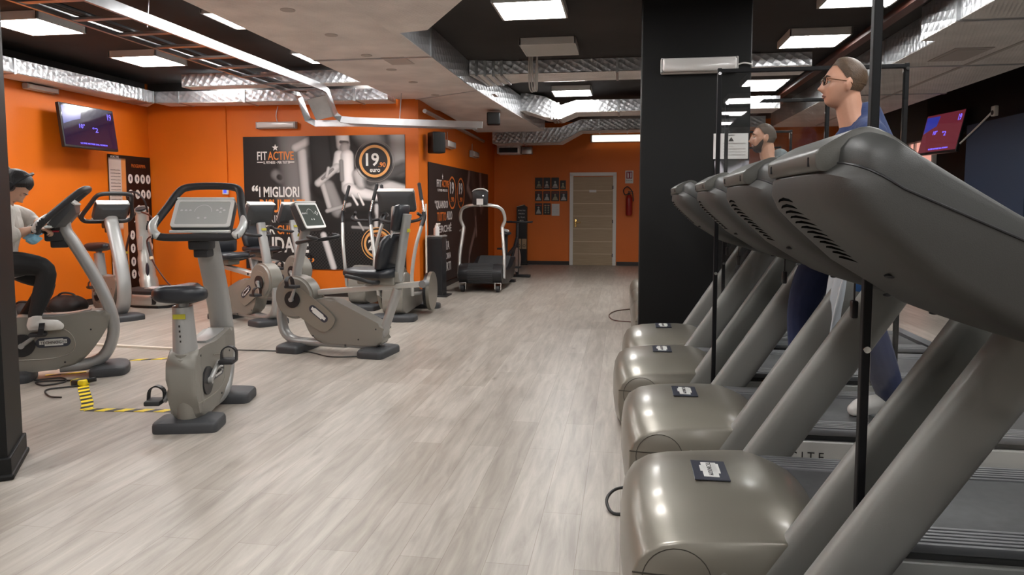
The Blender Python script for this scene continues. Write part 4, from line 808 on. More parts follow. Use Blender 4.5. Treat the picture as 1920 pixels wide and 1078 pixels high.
def build_recline():
    t = thing('recumbent_bike', '', 'exercise bike')
    part('rear_base', BASEM, t, plate, -.40, .40, .26); part('front_base', BASEM, t, plate, .41, .40, .25)
    body = [(.10, .485), (-.02, .475), (-.44, .29), (-.475, .24), (-.47, .15), (-.42, .095), (.0, .09), (.16, .10), (.26, .22), (.30, .36), (.24, .46)]
    b = part('body', GREYP, t, lambda bm: prism(bm, smooth2(body, 4), 'y', -.075, .075, .022, 3), smooth=40)
    wh = part('drive_housing', GREYP, t, lambda bm: (cyl(bm, (.385, -.088, .49), (.385, .088, .49), .195, n=48), bmesh.ops.bevel(bm, geom=[e for e in bm.edges if abs(e.verts[0].co.y - e.verts[1].co.y) < 1e-4], offset=.022, segments=3, affect='EDGES')), smooth=50)
    part('side_cover', mat('side_cover_grey', (.25, .23, .195), .38, metal=.2), b, lambda bm: [prism(bm, smooth2([(.47, .56), (.36, .60), (.27, .55), (.0, .36), (-.02, .27), (.06, .20), (.16, .22), (.44, .41)], 4), 'y', s * .086, s * .092, 0) for s in (-1, 1)], smooth=0)
    oval_logo(b, .13, -.0925, .355, R(-38) if False else R(36) * -1 + R(72), .21); oval_logo(b, .13, .0925, .355, R(36), .21)
    for s in (-1, 1):
        for x, z in ((-.42, .24), (.2, .15), (-.25, .14)): part('screw', BLK, b, lambda bm: cyl(bm, (x, s * .075, z), (x, s * .079, z), .007, n=10))
    crank_set(t, .39, .475, .094, R(-65), .075, .14)
    part('front_tube', SILV, t, lambda bm: tube(bm, smooth_path([(.555, 0, .42), (.565, 0, .28), (.53, 0, .15), (.42, 0, .085), (.2, 0, .08), (-.1, 0, .08)], 6), 1, 18, flat=(.055, .034), side=(0, 1, 0), expo=2.6), smooth=50)
    part('rear_post', SILV, t, lambda bm: tube(bm, smooth_path([(-.12, 0, .085), (-.34, 0, .085), (-.43, 0, .15), (-.50, 0, .32), (-.60, 0, .60)], 6), 1, 18, flat=(.06, .032), side=(0, 1, 0), expo=2.8), smooth=50)
    rl = part('seat_rail', mat('rail_silver', (.50, .49, .46), .3, metal=.4), t, lambda bm: box(bm, (-.33, 0, .590), (1.0, .085, .048), .008, rot=Matrix.Rotation(R(6.0), 3, 'Y')))
    part('roller', mat('roller_grey', (.18, .18, .18)), rl, lambda bm: cyl(bm, (-.845, -.045, .644), (-.845, .045, .644), .032)); part('bolt', BLK, rl, lambda bm: [cyl(bm, (x, -.0425, z), (x, -.048, z), .014, n=12) for x, z in ((-.74, .632), (.10, .545))])
    cr = part('seat_carriage', GREYP, t, lambda bm: (box(bm, (-.42, 0, .665), (.36, .15, .075), .015), box(bm, (-.58, 0, .70), (.10, .12, .10), .012)))
    def seat(bm):
        rings = []
        for x, hw, zt_, zb in ((-.60, .12, .765, .70), (-.58, .17, .775, .69), (-.48, .185, .770, .685), (-.34, .185, .768, .685), (-.22, .175, .775, .69), (-.15, .15, .768, .70), (-.12, .09, .75, .715)):
            n = 20; zc, hz = (zt_ + zb) / 2, (zt_ - zb) / 2
            rings.append([(x, hw * math.copysign(abs(math.cos(2 * PI * i / n)) ** .6, math.cos(2 * PI * i / n)), zc + hz * math.copysign(abs(math.sin(2 * PI * i / n)) ** .6, math.sin(2 * PI * i / n))) for i in range(n)])
        loft(bm, rings)
    part('seat', CUSH, t, seat, smooth=60)
    bc = part('back_column', SILV, t, lambda bm: tube(bm, [(-.60, 0, .66), (-.63, 0, .85), (-.695, 0, 1.24)], 1, 16, flat=(.055, .03), side=(0, 1, 0), expo=3), smooth=50); yellow_tag(bc, (-.707, 0, 1.10), (.004, .06, .03))
    def pad(bm, prof, w0):
        rings = []
        for x, z, hw, th in prof:
            n = 18; rings.append([(x + th * math.copysign(abs(math.sin(2 * PI * i / n)) ** .6, math.sin(2 * PI * i / n)), hw * math.copysign(abs(math.cos(2 * PI * i / n)) ** .6, math.cos(2 * PI * i / n)), z) for i in range(n)])
        loft(bm, rings)
    part('backrest', CUSH, t, pad, [(-.49, .76, .12, .03), (-.495, .775, .185, .05), (-.515, .88, .205, .055), (-.55, 1.0, .195, .05), (-.575, 1.055, .16, .042), (-.585, 1.07, .10, .02)], 0, smooth=60)
    part('headrest', CUSH, t, pad, [(-.605, 1.095, .08, .02), (-.61, 1.11, .125, .036), (-.63, 1.22, .13, .04), (-.65, 1.31, .12, .036), (-.655, 1.325, .07, .02)], 0, smooth=60)
    part('pad_frame', SILV, t, lambda bm: tube(bm, smooth_path([(-.60, -.14, 1.04), (-.61, -.10, 1.085), (-.615, 0, 1.09), (-.61, .10, 1.085), (-.60, .14, 1.04)], 4), .008, 8))
    for s in (-1, 1): part('side_handle', RUB, t, lambda bm: tube(bm, smooth_path([(-.48, s * .13, .66), (-.46, s * .24, .67), (-.36, s * .265, .70), (-.24, s * .265, .72)], 5), .017, 12))
    col = part('console_column', SILV, t, lambda bm: tube(bm, smooth_path([(.415, 0, .60), (.39, 0, .75), (.32, 0, 1.02), (.30, 0, 1.12)], 4), 1, 20, flat=(.052, .034), side=(0, 1, 0), expo=2.6), smooth=50); yellow_tag(col, (.362, 0, 1.05), (.004, .06, .026), Matrix.Rotation(R(-14), 3, 'Y'))
    console_head(t, .265, 1.215, R(26), .33, .25, DSCREEN)
    part('handlebar', RUB, t, lambda bm: tube(bm, smooth_path([(.15, -.20, 1.045), (.10, -.22, 1.035), (.09, -.18, 1.025), (.24, -.14, 1.0), (.33, -.09, .985), (.345, 0, .98), (.33, .09, .985), (.24, .14, 1.0), (.09, .18, 1.025), (.10, .22, 1.035), (.15, .20, 1.045)], 5), .018, 12))
    return t
RB = build_recline(); RB['group'] = 'recumbent exercise bikes'
relabel(RB, 'recumbent bike standing alone in the middle, tall black backrest and headrest', (-2.53, 5.98, 0), R(173))
relabel(copy_tree(RB), 'recumbent bike behind the empty upright bike, its black console back turned to camera', (-4.22, 7.44, 0), R(-28))
relabel(copy_tree(RB), 'recumbent bike mostly hidden behind the others, only its drive housing showing', (-4.42, 8.62, 0), R(-28))

# ================================================================ cross trainers
def build_cross():
    t = thing('cross_trainer', '', 'cross trainer')
    part('front_base', BASEM, t, plate, .50, .52, .24); part('rear_base', BASEM, t, plate, -.52, .62, .16)
    hs = part('drive_housing', GREYP, t, lambda bm: prism(bm, smooth2([(.50, .08), (.55, .25), (.50, .48), (.40, .55), (.22, .50), (-.10, .34), (-.34, .24), (-.40, .10), (.0, .08)], 4), 'y', -.12, .12, .03, 3), smooth=40)
    part('floor_beam', SILV, t, lambda bm: box(bm, (0, 0, .075), (1.0, .1, .05), .01))
    for s in (-1, 1):
        part('side_disc', CHAMP, t, lambda bm: (cyl(bm, (-.12, s * .275, .27), (-.12, s * .315, .27), .235, n=48),), smooth=40)
        part('disc_rim', BLK, t, lambda bm: cyl(bm, (-.12, s * .235, .27), (-.12, s * .274, .27), .22, n=40))
        pa = part('pedal_arm', SILV, t, lambda bm: tube(bm, [(-.45, s * .20, .20), (.05, s * .20, .16 if s < 0 else .26), (.42, s * .20, .30)], .022, 12))
        part('foot_plate', RUB, pa, lambda bm: box(bm, (-.30, s * .19, .22 if s < 0 else .25), (.36, .13, .04), .012))
        f = -.10 if s < 0 else .12
        sa = part('swing_arm', mat('arm_silver', (.52, .52, .50), .3, metal=.5), t, lambda bm: tube(bm, smooth_path([(.42, s * .20, .28), (.46 + f * .2, s * .215, .55), (.44 + f * .6, s * .27, .85), (.36 + f, s * .335, 1.10)], 6), .021, 14), smooth=60)
        part('arm_joint', BLK, sa, lambda bm: tube(bm, smooth_path([(.37 + f, s * .33, 1.08), (.33 + f, s * .352, 1.17), (.32 + f, s * .345, 1.24)], 4), .024, 12))
        part('arm_sleeve', CHROME, sa, lambda bm: tube(bm, [(.32 + f, s * .345, 1.24), (.30 + f, s * .32, 1.38)], .017, 12)); part('hand_grip', RUB, sa, lambda bm: (tube(bm, [(.30 + f, s * .32, 1.37), (.27 + f, s * .285, 1.54)], .021, 12), ball(bm, (.268 + f, s * .283, 1.55), .022, 10)))
    part('console_column', SILV, t, lambda bm: tube(bm, [(.42, 0, .45), (.40, 0, .80), (.34, 0, 1.30)], 1, 18, flat=(.06, .04), side=(0, 1, 0), expo=2.6), smooth=50)
    console_head(t, .32, 1.365, R(24), .43, .25, DSCREEN)
    part('fixed_handle', RUB, t, lambda bm: tube(bm, smooth_path([(.16, -.20, 1.22), (.12, -.24, 1.18), (.22, -.22, 1.14), (.34, -.1, 1.12), (.35, 0, 1.12), (.34, .1, 1.12), (.22, .22, 1.14), (.12, .24, 1.18), (.16, .20, 1.22)], 5), .018, 12))
    return t
CT = build_cross(); CT['group'] = 'cross trainers'
relabel(CT, 'cross trainer behind the recumbent bike seat, nearer the corner of the side wall', (-2.60, 8.22, 0), R(-88))
c = relabel(copy_tree(CT), 'cross trainer without a console, half hidden in front of the gym poster', (-3.24, 8.97, 0), R(-96))
for q in list(c.children):
    if q.name.startswith('console'):
        for z_ in list(q.children_recursive) + [q]: bpy.data.objects.remove(z_)

# ================================================================ curved walker treadmill
t = thing('curved_treadmill', 'curved black walking machine with silver hand rail arch beside the brown poster', 'treadmill', (-2.13, 10.42, 0))
part('roller_drum', RUB, t, lambda bm: (cyl(bm, (-.19, .12, .27), (.19, .12, .27), .155, n=40),)); part('drum_end', BLK, t, lambda bm: [cyl(bm, (s * .19, .12, .27), (s * .33, .12, .27), .150, n=40) for s in (-1, 1)])
part('drum_ribs', mat('rib_grey', (.05, .05, .052), .5), t, lambda bm: [box(bm, (0, .12 - .157 * math.cos(a), .27 + .157 * math.sin(a)), (.38, .006, .006)) for a in [R(-60 + 10 * k) for k in range(16)]], smooth=0)
part('curved_deck', BLK, t, lambda bm: prism(bm, [(.12, .12), (.12, .40), (.30, .33), (.65, .26), (1.0, .30), (1.35, .44), (1.42, .44), (1.42, .30), (1.2, .12), (.65, .07)], 'x', -.33, .33, .02), smooth=40)
part('slat_belt', BELT, t, lambda bm: loft(bm, [[(-.26, y, z), (.26, y, z), (.26, y, z + .014), (-.26, y, z + .014)] for y, z in ((.12, .415), (.30, .335), (.65, .265), (1.0, .305), (1.34, .445))]), smooth=0)
for s in (-1, 1):
    cw = part('castor_fork', CHROME, t, lambda bm: [box(bm, (s * .27 + q * .045, .03, .09), (.012, .05, .10), .003) for q in (-1, 1)] + [box(bm, (s * .27, .03, .14), (.11, .06, .012))], smooth=0)
    part('wheel', RUB, cw, lambda bm: cyl(bm, (s * .27 - .025, .03, .05), (s * .27 + .025, .03, .05), .05, n=24))
    part('post', mat('rail_bright', (.66, .65, .62), .25, metal=.7), t, lambda bm: tube(bm, [(s * .35, .10, .20), (s * .345, .15, .55), (s * .30, .24, .98)], .026, 16))
    part('rail_end', GALV, t, lambda bm: tube(bm, [(s * .30, .22, .95), (s * .33, .30, .93), (s * .38, .34, .91)], .02, 10))
arch = [(-.30, .24, .97), (-.345, .22, 1.10), (-.31, .16, 1.24), (-.19, .10, 1.30), (0, .08, 1.31), (.19, .10, 1.30), (.31, .16, 1.24), (.345, .22, 1.10), (.30, .24, .97)]
part('rail_arch', mat('rail_bright', (.66, .65, .62)), t, lambda bm: tube(bm, smooth_path(arch, 6), .026, 16), smooth=60)
cn = part('console', BLK, t, lambda bm: prism(bm, rrect(.24, .22, .04, 4, 0, 1.42), 'y', .02, .07, .01), smooth=40); part('console_top', mat('silver_rim', (.55, .55, .54)), cn, lambda bm: tube(bm, smooth_path([(-.12, .04, 1.51), (-.06, .04, 1.545), (.06, .04, 1.545), (.12, .04, 1.51)], 4), .012, 8))
part('label', PAPER, cn, lambda bm: box(bm, (.0, .018, 1.36), (.10, .006, .09)), smooth=0); part('led', mat('white_led', (.9, .9, .9), .4, emit=(1, 1, 1), es=2), cn, lambda bm: cyl(bm, (.05, .02, 1.45), (.05, .016, 1.45), .008)); part('console_stem', GALV, cn, lambda bm: tube(bm, [(0, .07, 1.29), (0, .05, 1.36)], .02, 10))
# spinning bike behind it
t = thing('spinning_bike', 'small dark spinning bike in the far corner behind the curved walking machine', 'exercise bike', (-1.98, 12.3, 0), R(80))
part('frame', BLK, t, lambda bm: [tube(bm, p, .03, 10) for p in ([(-.45, 0, .05), (.1, 0, .35), (.42, 0, .72)], [(-.2, 0, .05), (-.18, 0, .78)], [(.42, 0, .72), (.42, 0, .05)], [(-.2, 0, .4), (.42, 0, .6)], [(.42, 0, .7), (.45, 0, .98)])])
part('flywheel', GALV, t, lambda bm: cyl(bm, (.36, -.02, .32), (.36, .02, .32), .22, n=40)); part('saddle', CUSH, t, lambda bm: ball(bm, (-.2, 0, .82), (.15, .09, .04))); part('handlebar', RUB, t, lambda bm: tube(bm, smooth_path([(.68, -.2, 1.0), (.5, -.22, 1.0), (.44, 0, 1.0), (.5, .22, 1.0), (.68, .2, 1.0)], 5), .018, 10))
for x in (-.42, .42): part('foot', BLK, t, lambda bm: box(bm, (x, 0, .025), (.09, .5, .05), .01))
part('crank_arm', SILV, t, lambda bm: (tube(bm, [(-.02, -.1, .22), (-.02, -.1, .38)], .012, 8), tube(bm, [(-.02, .1, .54), (-.02, .1, .38)], .012, 8), cyl(bm, (-.02, -.11, .38), (-.02, .11, .38), .03))); part('pedal', RUB, t, lambda bm: (box(bm, (-.02, -.16, .22), (.1, .1, .03)), box(bm, (-.02, .16, .54), (.1, .1, .03))))
# dispenser box by the corner
t = thing('hygiene_stand', 'black square pedestal with white bottles beside the side wall poster', 'pedestal', (-2.66, 9.92, 0))
part('body', BLK, t, lambda bm: box(bm, (0, 0, .43), (.22, .26, .84), .008), smooth=0); part('base', BLK, t, lambda bm: box(bm, (.03, 0, .01), (.30, .32, .02), .004), smooth=0); part('top', mat('grey_top', (.2, .19, .18)), t, lambda bm: box(bm, (0, 0, .865), (.24, .28, .02), .004), smooth=0)
def bottle(label, x, y, h):
    b = thing('spray_bottle', label, 'bottle', (x, y, .875)); part('body', PAPER, b, lambda bm: tube(bm, [(0, 0, 0), (0, 0, h * .7), (0, 0, h * .8)], [.035, .035, .015], 16)); part('cap', WHITE, b, lambda bm: (cyl(bm, (0, 0, h * .78), (0, 0, h), .016), box(bm, (.02, 0, h), (.06, .02, .02))))
bottle('white spray bottle on the black pedestal, nearer the camera', -2.64, 9.86, .17); bottle('white spray bottle on the black pedestal, nearer the wall poster', -2.69, 9.99, .14)
tag(part('corner_pole', mat('pale_pole', (.7, .62, .5), .4), None, lambda bm: (cyl(bm, (-2.75, 9.685, 0), (-2.75, 9.685, 1.33), .013), cyl(bm, (-2.75, 9.685, 0), (-2.75, 9.685, .01), .04))), 'pale slim pole standing at the corner of the orange side wall', 'pole')
# vibration platform
t = thing('vibration_platform', 'silver vibration platform with tall curved column in front of the exercise chart', 'vibration platform', (-6.12, 8.52, 0), R(-12))
bs = part('base', mat('plate_silver', (.50, .49, .46), .25, metal=.5), t, lambda bm: prism(bm, smooth2([(-.38, -.30), (.38, -.34), (.42, .1), (.30, .34), (-.38, .34), (-.44, 0)], 4), 'z', .03, .17, .03), smooth=40)
part('foot_ring', BLK, t, lambda bm: prism(bm, smooth2([(-.36, -.28), (.36, -.32), (.40, .1), (.28, .32), (-.36, .32), (-.42, 0)], 4), 'z', 0, .035), smooth=0)
part('mat', RUB, bs, lambda bm: prism(bm, smooth2([(-.30, -.27), (.34, -.31), (.38, .08), (.27, .30), (-.30, .30)], 4), 'z', .17, .215, .012), smooth=40); part('black_skirt', BLK, bs, lambda bm: prism(bm, rrect(.56, .11, .03, 4, .08, .105), 'y', -.356, -.30, .006))
cl = part('column', mat('plate_silver', (.50, .49, .46)), t, lambda bm: tube(bm, smooth_path([(-.22, .10, .15), (-.28, .12, .35), (-.335, .14, .65), (-.36, .14, .95), (-.35, .12, 1.20), (-.33, .10, 1.26)], 5), [.13] * 5 + [.115] * 5 + [.10] * 5 + [.095] * 5 + [.10] * 5 + [.10], 24, flat=(1.0, .75)), smooth=50)
part('control_panel', mat('panel_dark', (.06, .06, .065), .25), cl, lambda bm: tube(bm, [(-.327, .085, 1.262), (-.325, .082, 1.272)], .075, 24, flat=(1, .7))); part('info_label', mat('label_grey', (.38, .37, .35), .5), cl, lambda bm: box(bm, (-.31, .045, .80), (.08, .01, .19), .003, rot=Matrix.Rotation(R(-4), 3, 'X')))
part('emblem', LOGOD, cl, lambda bm: ball(bm, (-.215, .055, .45), (.03, .02, .09), 14)); part('grip_hoop', RUB, t, lambda bm: tube(bm, smooth_path([(-.43, .12, 1.20), (-.47, .02, 1.36), (-.42, -.03, 1.47), (-.28, -.03, 1.48), (-.19, .02, 1.38), (-.22, .10, 1.22)], 6), .013, 10))
part('strap', BLK, t, lambda bm: [rsweep(bm, smooth_path(p, 5), .016, .004, (0, 1, .1)) for p in ([(-.44, .0, .95), (-.46, -.05, .7), (-.43, -.06, .42), (-.36, -.12, .24)],)]); part('strap_buckle', YEL, t, lambda bm: [box(bm, p, (.045, .02, .03)) for p in ((-.46, -.05, .68), (-.445, -.055, .50))], smooth=0)
part('cord', mat('cord_dark', (.06, .015, .01), .5), t, lambda bm: tube(bm, smooth_path([(-.24, .02, 1.22), (-.02, -.02, 1.15), (.03, -.02, .95), (-.14, 0, .84), (-.02, -.04, .6), (.14, -.06, .42), (.34, -.1, .28), (.5, -.12, .24)], 6), .010, 8))
part('cord_grip', BLK, t, lambda bm: tube(bm, [(-.12, -.002, .82), (-.03, -.04, .62)], .022, 10)); part('cord_ring', GOLD, t, lambda bm: tube(bm, [(-.035, -.04, .63), (-.02, -.045, .595)], .024, 10))
# towel on the platform, bags at the wall, cables, hazard tape
def cloth(bm, W, D, n, f):
    V = [[bm.verts.new(f(W * (i / n - .5), D * (j / n - .5))) for i in range(n + 1)] for j in range(n + 1)]
    for j in range(n):
        for i in range(n): bm.faces.new((V[j][i], V[j][i + 1], V[j + 1][i + 1], V[j + 1][i]))
tw = part('towel', mat('towel_pink_white', (.62, .55, .54), .9), None, lambda bm: cloth(bm, .46, .20, 18, lambda x, y: (-5.83 + x, 8.30 + y + .04 * x, .222 + .03 + .02 * noise.noise(Vector((x * 9, y * 9, 0))) + .05 * max(0, x - .05) * 2 * math.exp(-(y * 12) ** 2))))
sm_ = tw.modifiers.new('s', 'SOLIDIFY'); sm_.thickness = .008; tag(tw, 'white folded towel lying on the vibration platform', 'towel')
def bag(label, x, y, sx, sy, sz, seed):
    b = thing('gym_bag', label, 'bag', (x, y, 0))
    def f(bm):
        ball(bm, (0, 0, sz / 2), (sx / 2, sy / 2, sz / 2), 24)
        for v in bm.verts:
            q = noise.noise(v.co * 7 + Vector((seed, 0, 0))); v.co += Vector((v.co.x, v.co.y, v.co.z - sz / 2)).normalized() * q * .05; v.co.z = max(.002, v.co.z)
    part('body', mat('bag_black', (.012, .010, .010), .7), b, f, smooth=60); part('strap', RUB, b, lambda bm: tube(bm, smooth_path([(-sx * .3, 0, sz * .8), (-.05, -.02, sz * 1.12), (.08, 0, sz * 1.08), (sx * .3, 0, sz * .8)], 5), .012, 8))
bag('black gym bag on the floor at the left wall, nearest the pillar', -6.68, 7.00, .42, .32, .20, 1); bag('dark brown-black gym bag slumped at the left wall behind the bike', -6.62, 7.55, .50, .34, .23, 5)
def cable(label, pts, r=.006, m=None):
    return tag(part('floor_cable', m or mat('cable_black', (.012, .012, .012), .5), None, lambda bm: tube(bm, smooth_path(pts, 6), r, 8)), label, 'cable')
cable('black cable lying in a loop by the bike of the riding woman', [(-4.36, 4.62, .008), (-4.22, 4.72, .008), (-4.10, 4.62, .008), (-4.17, 4.50, .008), (-4.3, 4.58, .008), (-4.12, 4.66, .008), (-3.98, 4.62, .012), (-3.92, 4.53, .008), (-4.05, 4.40, .008), (-3.90, 4.25, .008), (-3.78, 4.22, .012)])
cable('thin dark cable running from the lone recumbent bike to the left', [(-2.25, 5.80, .008), (-2.5, 5.75, .008), (-2.8, 5.92, .008), (-3.1, 5.9, .008), (-3.6, 5.88, .008), (-4.1, 5.85, .008)], .005)
cable('thin brown cable looping on the floor left of the far treadmill hoods', [(.09, 8.0, .008), (-.10, 8.1, .008), (-.16, 8.45, .008), (-.08, 8.8, .008), (.12, 9.0, .008)], .006, mat('cable_brown', (.08, .03, .02), .5))
cable('black cable end peeping out beside the second nearest treadmill hood', [(.06, 3.0, .008), (-.03, 2.98, .008), (-.06, 3.06, .03), (-.02, 3.14, .05), (.08, 3.16, .06)], .007)
tag(part('cable_channel', mat('channel_white', (.62, .58, .50), .5), None, lambda bm: rsweep(bm, [(-4.95, 5.90, .010), (-3.9, 5.82, .010)], .02, .010), smooth=0), 'pale cable channel strip on the floor behind the ridden bike', 'cable channel')
def tape(label, pts, w_=.03):
    return tag(part('hazard_tape', HAZ, None, lambda bm: rsweep(bm, [Vector(p) for p in pts], w_, .0015), smooth=0), label, 'tape')
tape('yellow and black tape strip between ridden bike and empty upright bike', [(-3.42, 4.02, .002), (-2.78, 4.09, .002)])
tape('yellow and black taped cable run lying in front of the ridden bike', [(-3.95, 4.62, .003), (-3.80, 4.45, .003), (-3.52, 4.15, .003), (-3.42, 4.02, .003)], .035)
tape('short yellow and black tape strip behind the empty upright bike', [(-4.15, 5.38, .002), (-3.75, 5.53, .002)], .022)
tape('yellow tape strip under the bike of the riding woman', [(-4.42, 4.79, .002), (-4.19, 4.94, .002)], .022)
t = thing('cable_block', 'small yellow and black taped junction on the floor where the cables meet', 'junction', (-3.93, 4.57, 0)); part('body', HAZ, t, lambda bm: box(bm, (0, 0, .022), (.11, .07, .044), .01)); part('plug', BLK, t, lambda bm: cyl(bm, (.04, .02, .03), (.09, .05, .04), .018))
# ================================================================ people
SKIN = mat('skin', (0.52, 0.275, 0.185), 0.45, var=0.06, vscale=14, bump=(160, 0.04))
SKINW = mat('skin_pale', (0.56, 0.32, 0.22), 0.45, var=0.05, vscale=14)
EYEW = mat('eye_white', (0.65, 0.62, 0.58), 0.2); IRIS = mat('iris', (0.03, 0.02, 0.015), 0.15); LIP = mat('lip', (0.40, 0.17, 0.125), 0.4)
def g(x, c, s): return math.exp(-((x - c) / s) ** 2)
def head_pt(d, off=0.0, fem=False):
    x, y, z = d.x * .097, d.y * (.074 if not fem else .072), d.z * .118
    if z < 0:
        k = -z / .118; k2 = min(1, k * 1.4)
        y = math.copysign(abs(d.y) ** (1 - .34 * k2), d.y) * (.074 if not fem else .070) * (1 - (.25 if not fem else .34) * k ** 1.8)
        x = -((-d.x) * .097) * (1 - .62 * k ** 1.3) if d.x < 0 else .097 * d.x ** (1 - .50 * k2) * (1 - .05 * k)
    elif x < 0: x *= 1.06
    if d.x > .1:
        f = min(1, (d.x - .1) / .4); a = abs(y)
        x -= .006 * f * g(y, 0, .06)
        x += f * (.028 * g(y, 0, .013) * g(z, -.032, .015) + .014 * g(y, 0, .010) * g(z, -.008, .024) + .004 * g(a, .012, .008) * g(z, -.038, .010))
        x += f * (.006 * g(z, .028, .011) * g(a, .028, .030) - .0115 * g(a, .031, .015) * g(z, .006, .013))
        x += f * (.0055 * g(y, 0, .020) * (g(z, -.058, .006) + g(z, -.072, .007)) - .004 * g(y, 0, .020) * g(z, -.0648, .0035))
        x += f * (.010 * g(y, 0, .024) * g(z, -.097, .015) + .003 * g(a, .045, .018) * g(z, -.025, .02))
    p = Vector((x, y, z))
    return p + d * off
def sphere_dirs(nu, nv):
    return [[Vector((math.sin(PI * j / nv) * math.cos(2 * PI * i / nu), math.sin(PI * j / nv) * math.sin(2 * PI * i / nu), math.cos(PI * j / nv))) for i in range(nu)] for j in range(nv + 1)]
def head_mesh(bm, M, off=0.0, fem=False, keep=None, nu=72, nv=64, fade=None):
    if keep: nu, nv = 200, 176
    D = sphere_dirs(nu, nv); V = {}
    for j in range(nv + 1):
        for i in range(nu):
            d = D[j][i]; o_ = off(d) if callable(off) else off
            V[j, i] = bm.verts.new(M @ head_pt(d, o_, fem))
    for j in range(nv):
        for i in range(nu):
            i2 = (i + 1) % nu
            if keep and not all(keep(D[a][b]) for a, b in ((j, i), (j, i2), (j + 1, i))): continue
            bm.faces.new((V[j, i], V[j, i2], V[j + 1, i2], V[j + 1, i]))
    for v in [v for v in bm.verts if not v.link_faces]: bm.verts.remove(v)
def chain(bm, pts, rs, n=14, flat=None, side=None):
    P = smooth_path(pts, 4) if len(pts) > 2 else [Vector(p) for p in pts]
    if len(pts) > 2:
        RR = []
        for i in range(len(P)):
            t = i / (len(P) - 1) * (len(pts) - 1); k = min(int(t), len(pts) - 2); RR.append(lerp(rs[k], rs[k + 1], t - k))
    else: RR = list(rs)
    tube(bm, P, RR, n, flat=flat, side=side)
    for p, r in ((P[0], RR[0]), (P[-1], RR[-1])):
        if flat is None: ball(bm, p, r, n)
def blob(name, fn, voxel, m, parent=None, smooth_it=6, fac=.5):
    bm = new_bm(); fn(bm); bmesh.ops.recalc_face_normals(bm, faces=bm.faces)
    me = bpy.data.meshes.new(name); bm.to_mesh(me); bm.free(); o = bpy.data.objects.new(name, me); COL.objects.link(o)
    r_ = o.modifiers.new('r', 'REMESH'); r_.mode = 'VOXEL'; r_.voxel_size = voxel; r_.use_smooth_shade = True
    s_ = o.modifiers.new('s', 'SMOOTH'); s_.iterations = smooth_it; s_.factor = fac
    m2 = bpy.data.meshes.new_from_object(o.evaluated_get(bpy.context.evaluated_depsgraph_get())); o.modifiers.clear(); o.data = m2; bpy.data.meshes.remove(me)
    m2.name = name; m2.materials.clear(); m2.materials.append(m); m2.polygons.foreach_set('use_smooth', [True] * len(m2.polygons))
    if parent is not None: o.parent = parent
    return o
def hand(bm, w_, f, n, s, curl=.5, sc_=1.0):
    """wrist w_, finger direction f, palm normal n (towards what is held), thumb side s; five separate bent fingers"""
    w_, f, n, s = Vector(w_), Vector(f).normalized(), Vector(n).normalized(), Vector(s).normalized(); k = sc_
    for q in (-.026, -.009, .009, .026): chain(bm, [w_ + s * q * .6 * k, w_ + f * .045 * k + s * q * k, w_ + f * .088 * k + s * q * 1.12 * k], [.014 * k, .0135 * k, .011 * k], 10)
    for q, L in ((.030, .070), (.011, .080), (-.009, .075), (-.028, .058)):
        p = w_ + f * .086 * k + s * q * 1.1 * k; a = .25 * curl; pts = [p]; 
        for i, fr in enumerate((.45, .32, .25)):
            a += curl * (.55, 1.0, .75)[i]; p = p + (f * math.cos(a) + n * math.sin(a)) * L * fr * k; pts.append(p)
        chain(bm, pts, [.0105 * k, .0098 * k, .0090 * k, .0078 * k], 10)
    p = w_ + f * .028 * k + s * .028 * k
    chain(bm, [p, p + (s * .7 + f * .6 + n * .25) * .034 * k, p + (s * .75 + f * 1.3 + n * .8) * .042 * k, p + (s * .5 + f * 1.5 + n * 1.5) * .05 * k], [.0135 * k, .012 * k, .0108 * k, .0088 * k], 10)
def add_head(bm, M, fem=False):
    head_mesh(bm, M, 0, fem)
    for s in (-1, 1):
        r = M.to_3x3()
        c = M @ Vector((-.008, s * .076, -.006)); x = bmesh.ops.create_uvsphere(bm, u_segments=14, v_segments=10, radius=1)
        bmesh.ops.transform(bm, matrix=Matrix.Translation(c) @ r.to_4x4() @ Matrix.Rotation(R(-12) , 4, 'Y') @ Matrix.Rotation(R(18 * s), 4, 'Z') @ Matrix.Diagonal((.019, .0075, .032, 1)), verts=x['verts'])
        x = bmesh.ops.create_uvsphere(bm, u_segments=10, v_segments=8, radius=1)
        bmesh.ops.transform(bm, matrix=Matrix.Translation(M @ Vector((-.004, s * .074, -.03))) @ Matrix.Diagonal((.009, .008, .011, 1)), verts=x['verts'])
def face_parts(p, M, brow, lip=True, fem=False, closed=False):
    def place(bm): bmesh.ops.transform(bm, matrix=M, verts=bm.verts)
    for s in (-1, 1):
        e = part('eye', EYEW, p, lambda bm: (ball(bm, (.0725, s * .031, .006), .0125, 20), place(bm)), smooth=60)
        part('iris', IRIS, e, lambda bm: (ball(bm, (.0812, s * .0315, .005), (.0045, .0058, .0058), 14), place(bm)), smooth=60)
        part('eyelid', p.data.materials[0], p, lambda bm: (ball(bm, (.0722, s * .031, .0095 if not closed else .0075), (.0135, .0150, .0098 if not closed else .0135), 18), place(bm)), smooth=60)
        part('eyebrow', brow, p, lambda bm: (chain(bm, [(.0905, s * .014, .026), (.0890, s * .031, .032), (.0765, s * .048, .027)], [.0028, .0034, .002], 8), place(bm)), smooth=60)
    part('lips', LIP, p, lambda bm: (chain(bm, [(.0800, -.021, -.065), (.0880, -.008, -.0605), (.0880, .008, -.0605), (.0800, .021, -.065)], [.002, .0036, .0036, .002], 8), chain(bm, [(.0800, -.020, -.066), (.0865, 0, -.0715), (.0800, .020, -.066)], [.002, .0046, .002], 8), place(bm)), smooth=60)
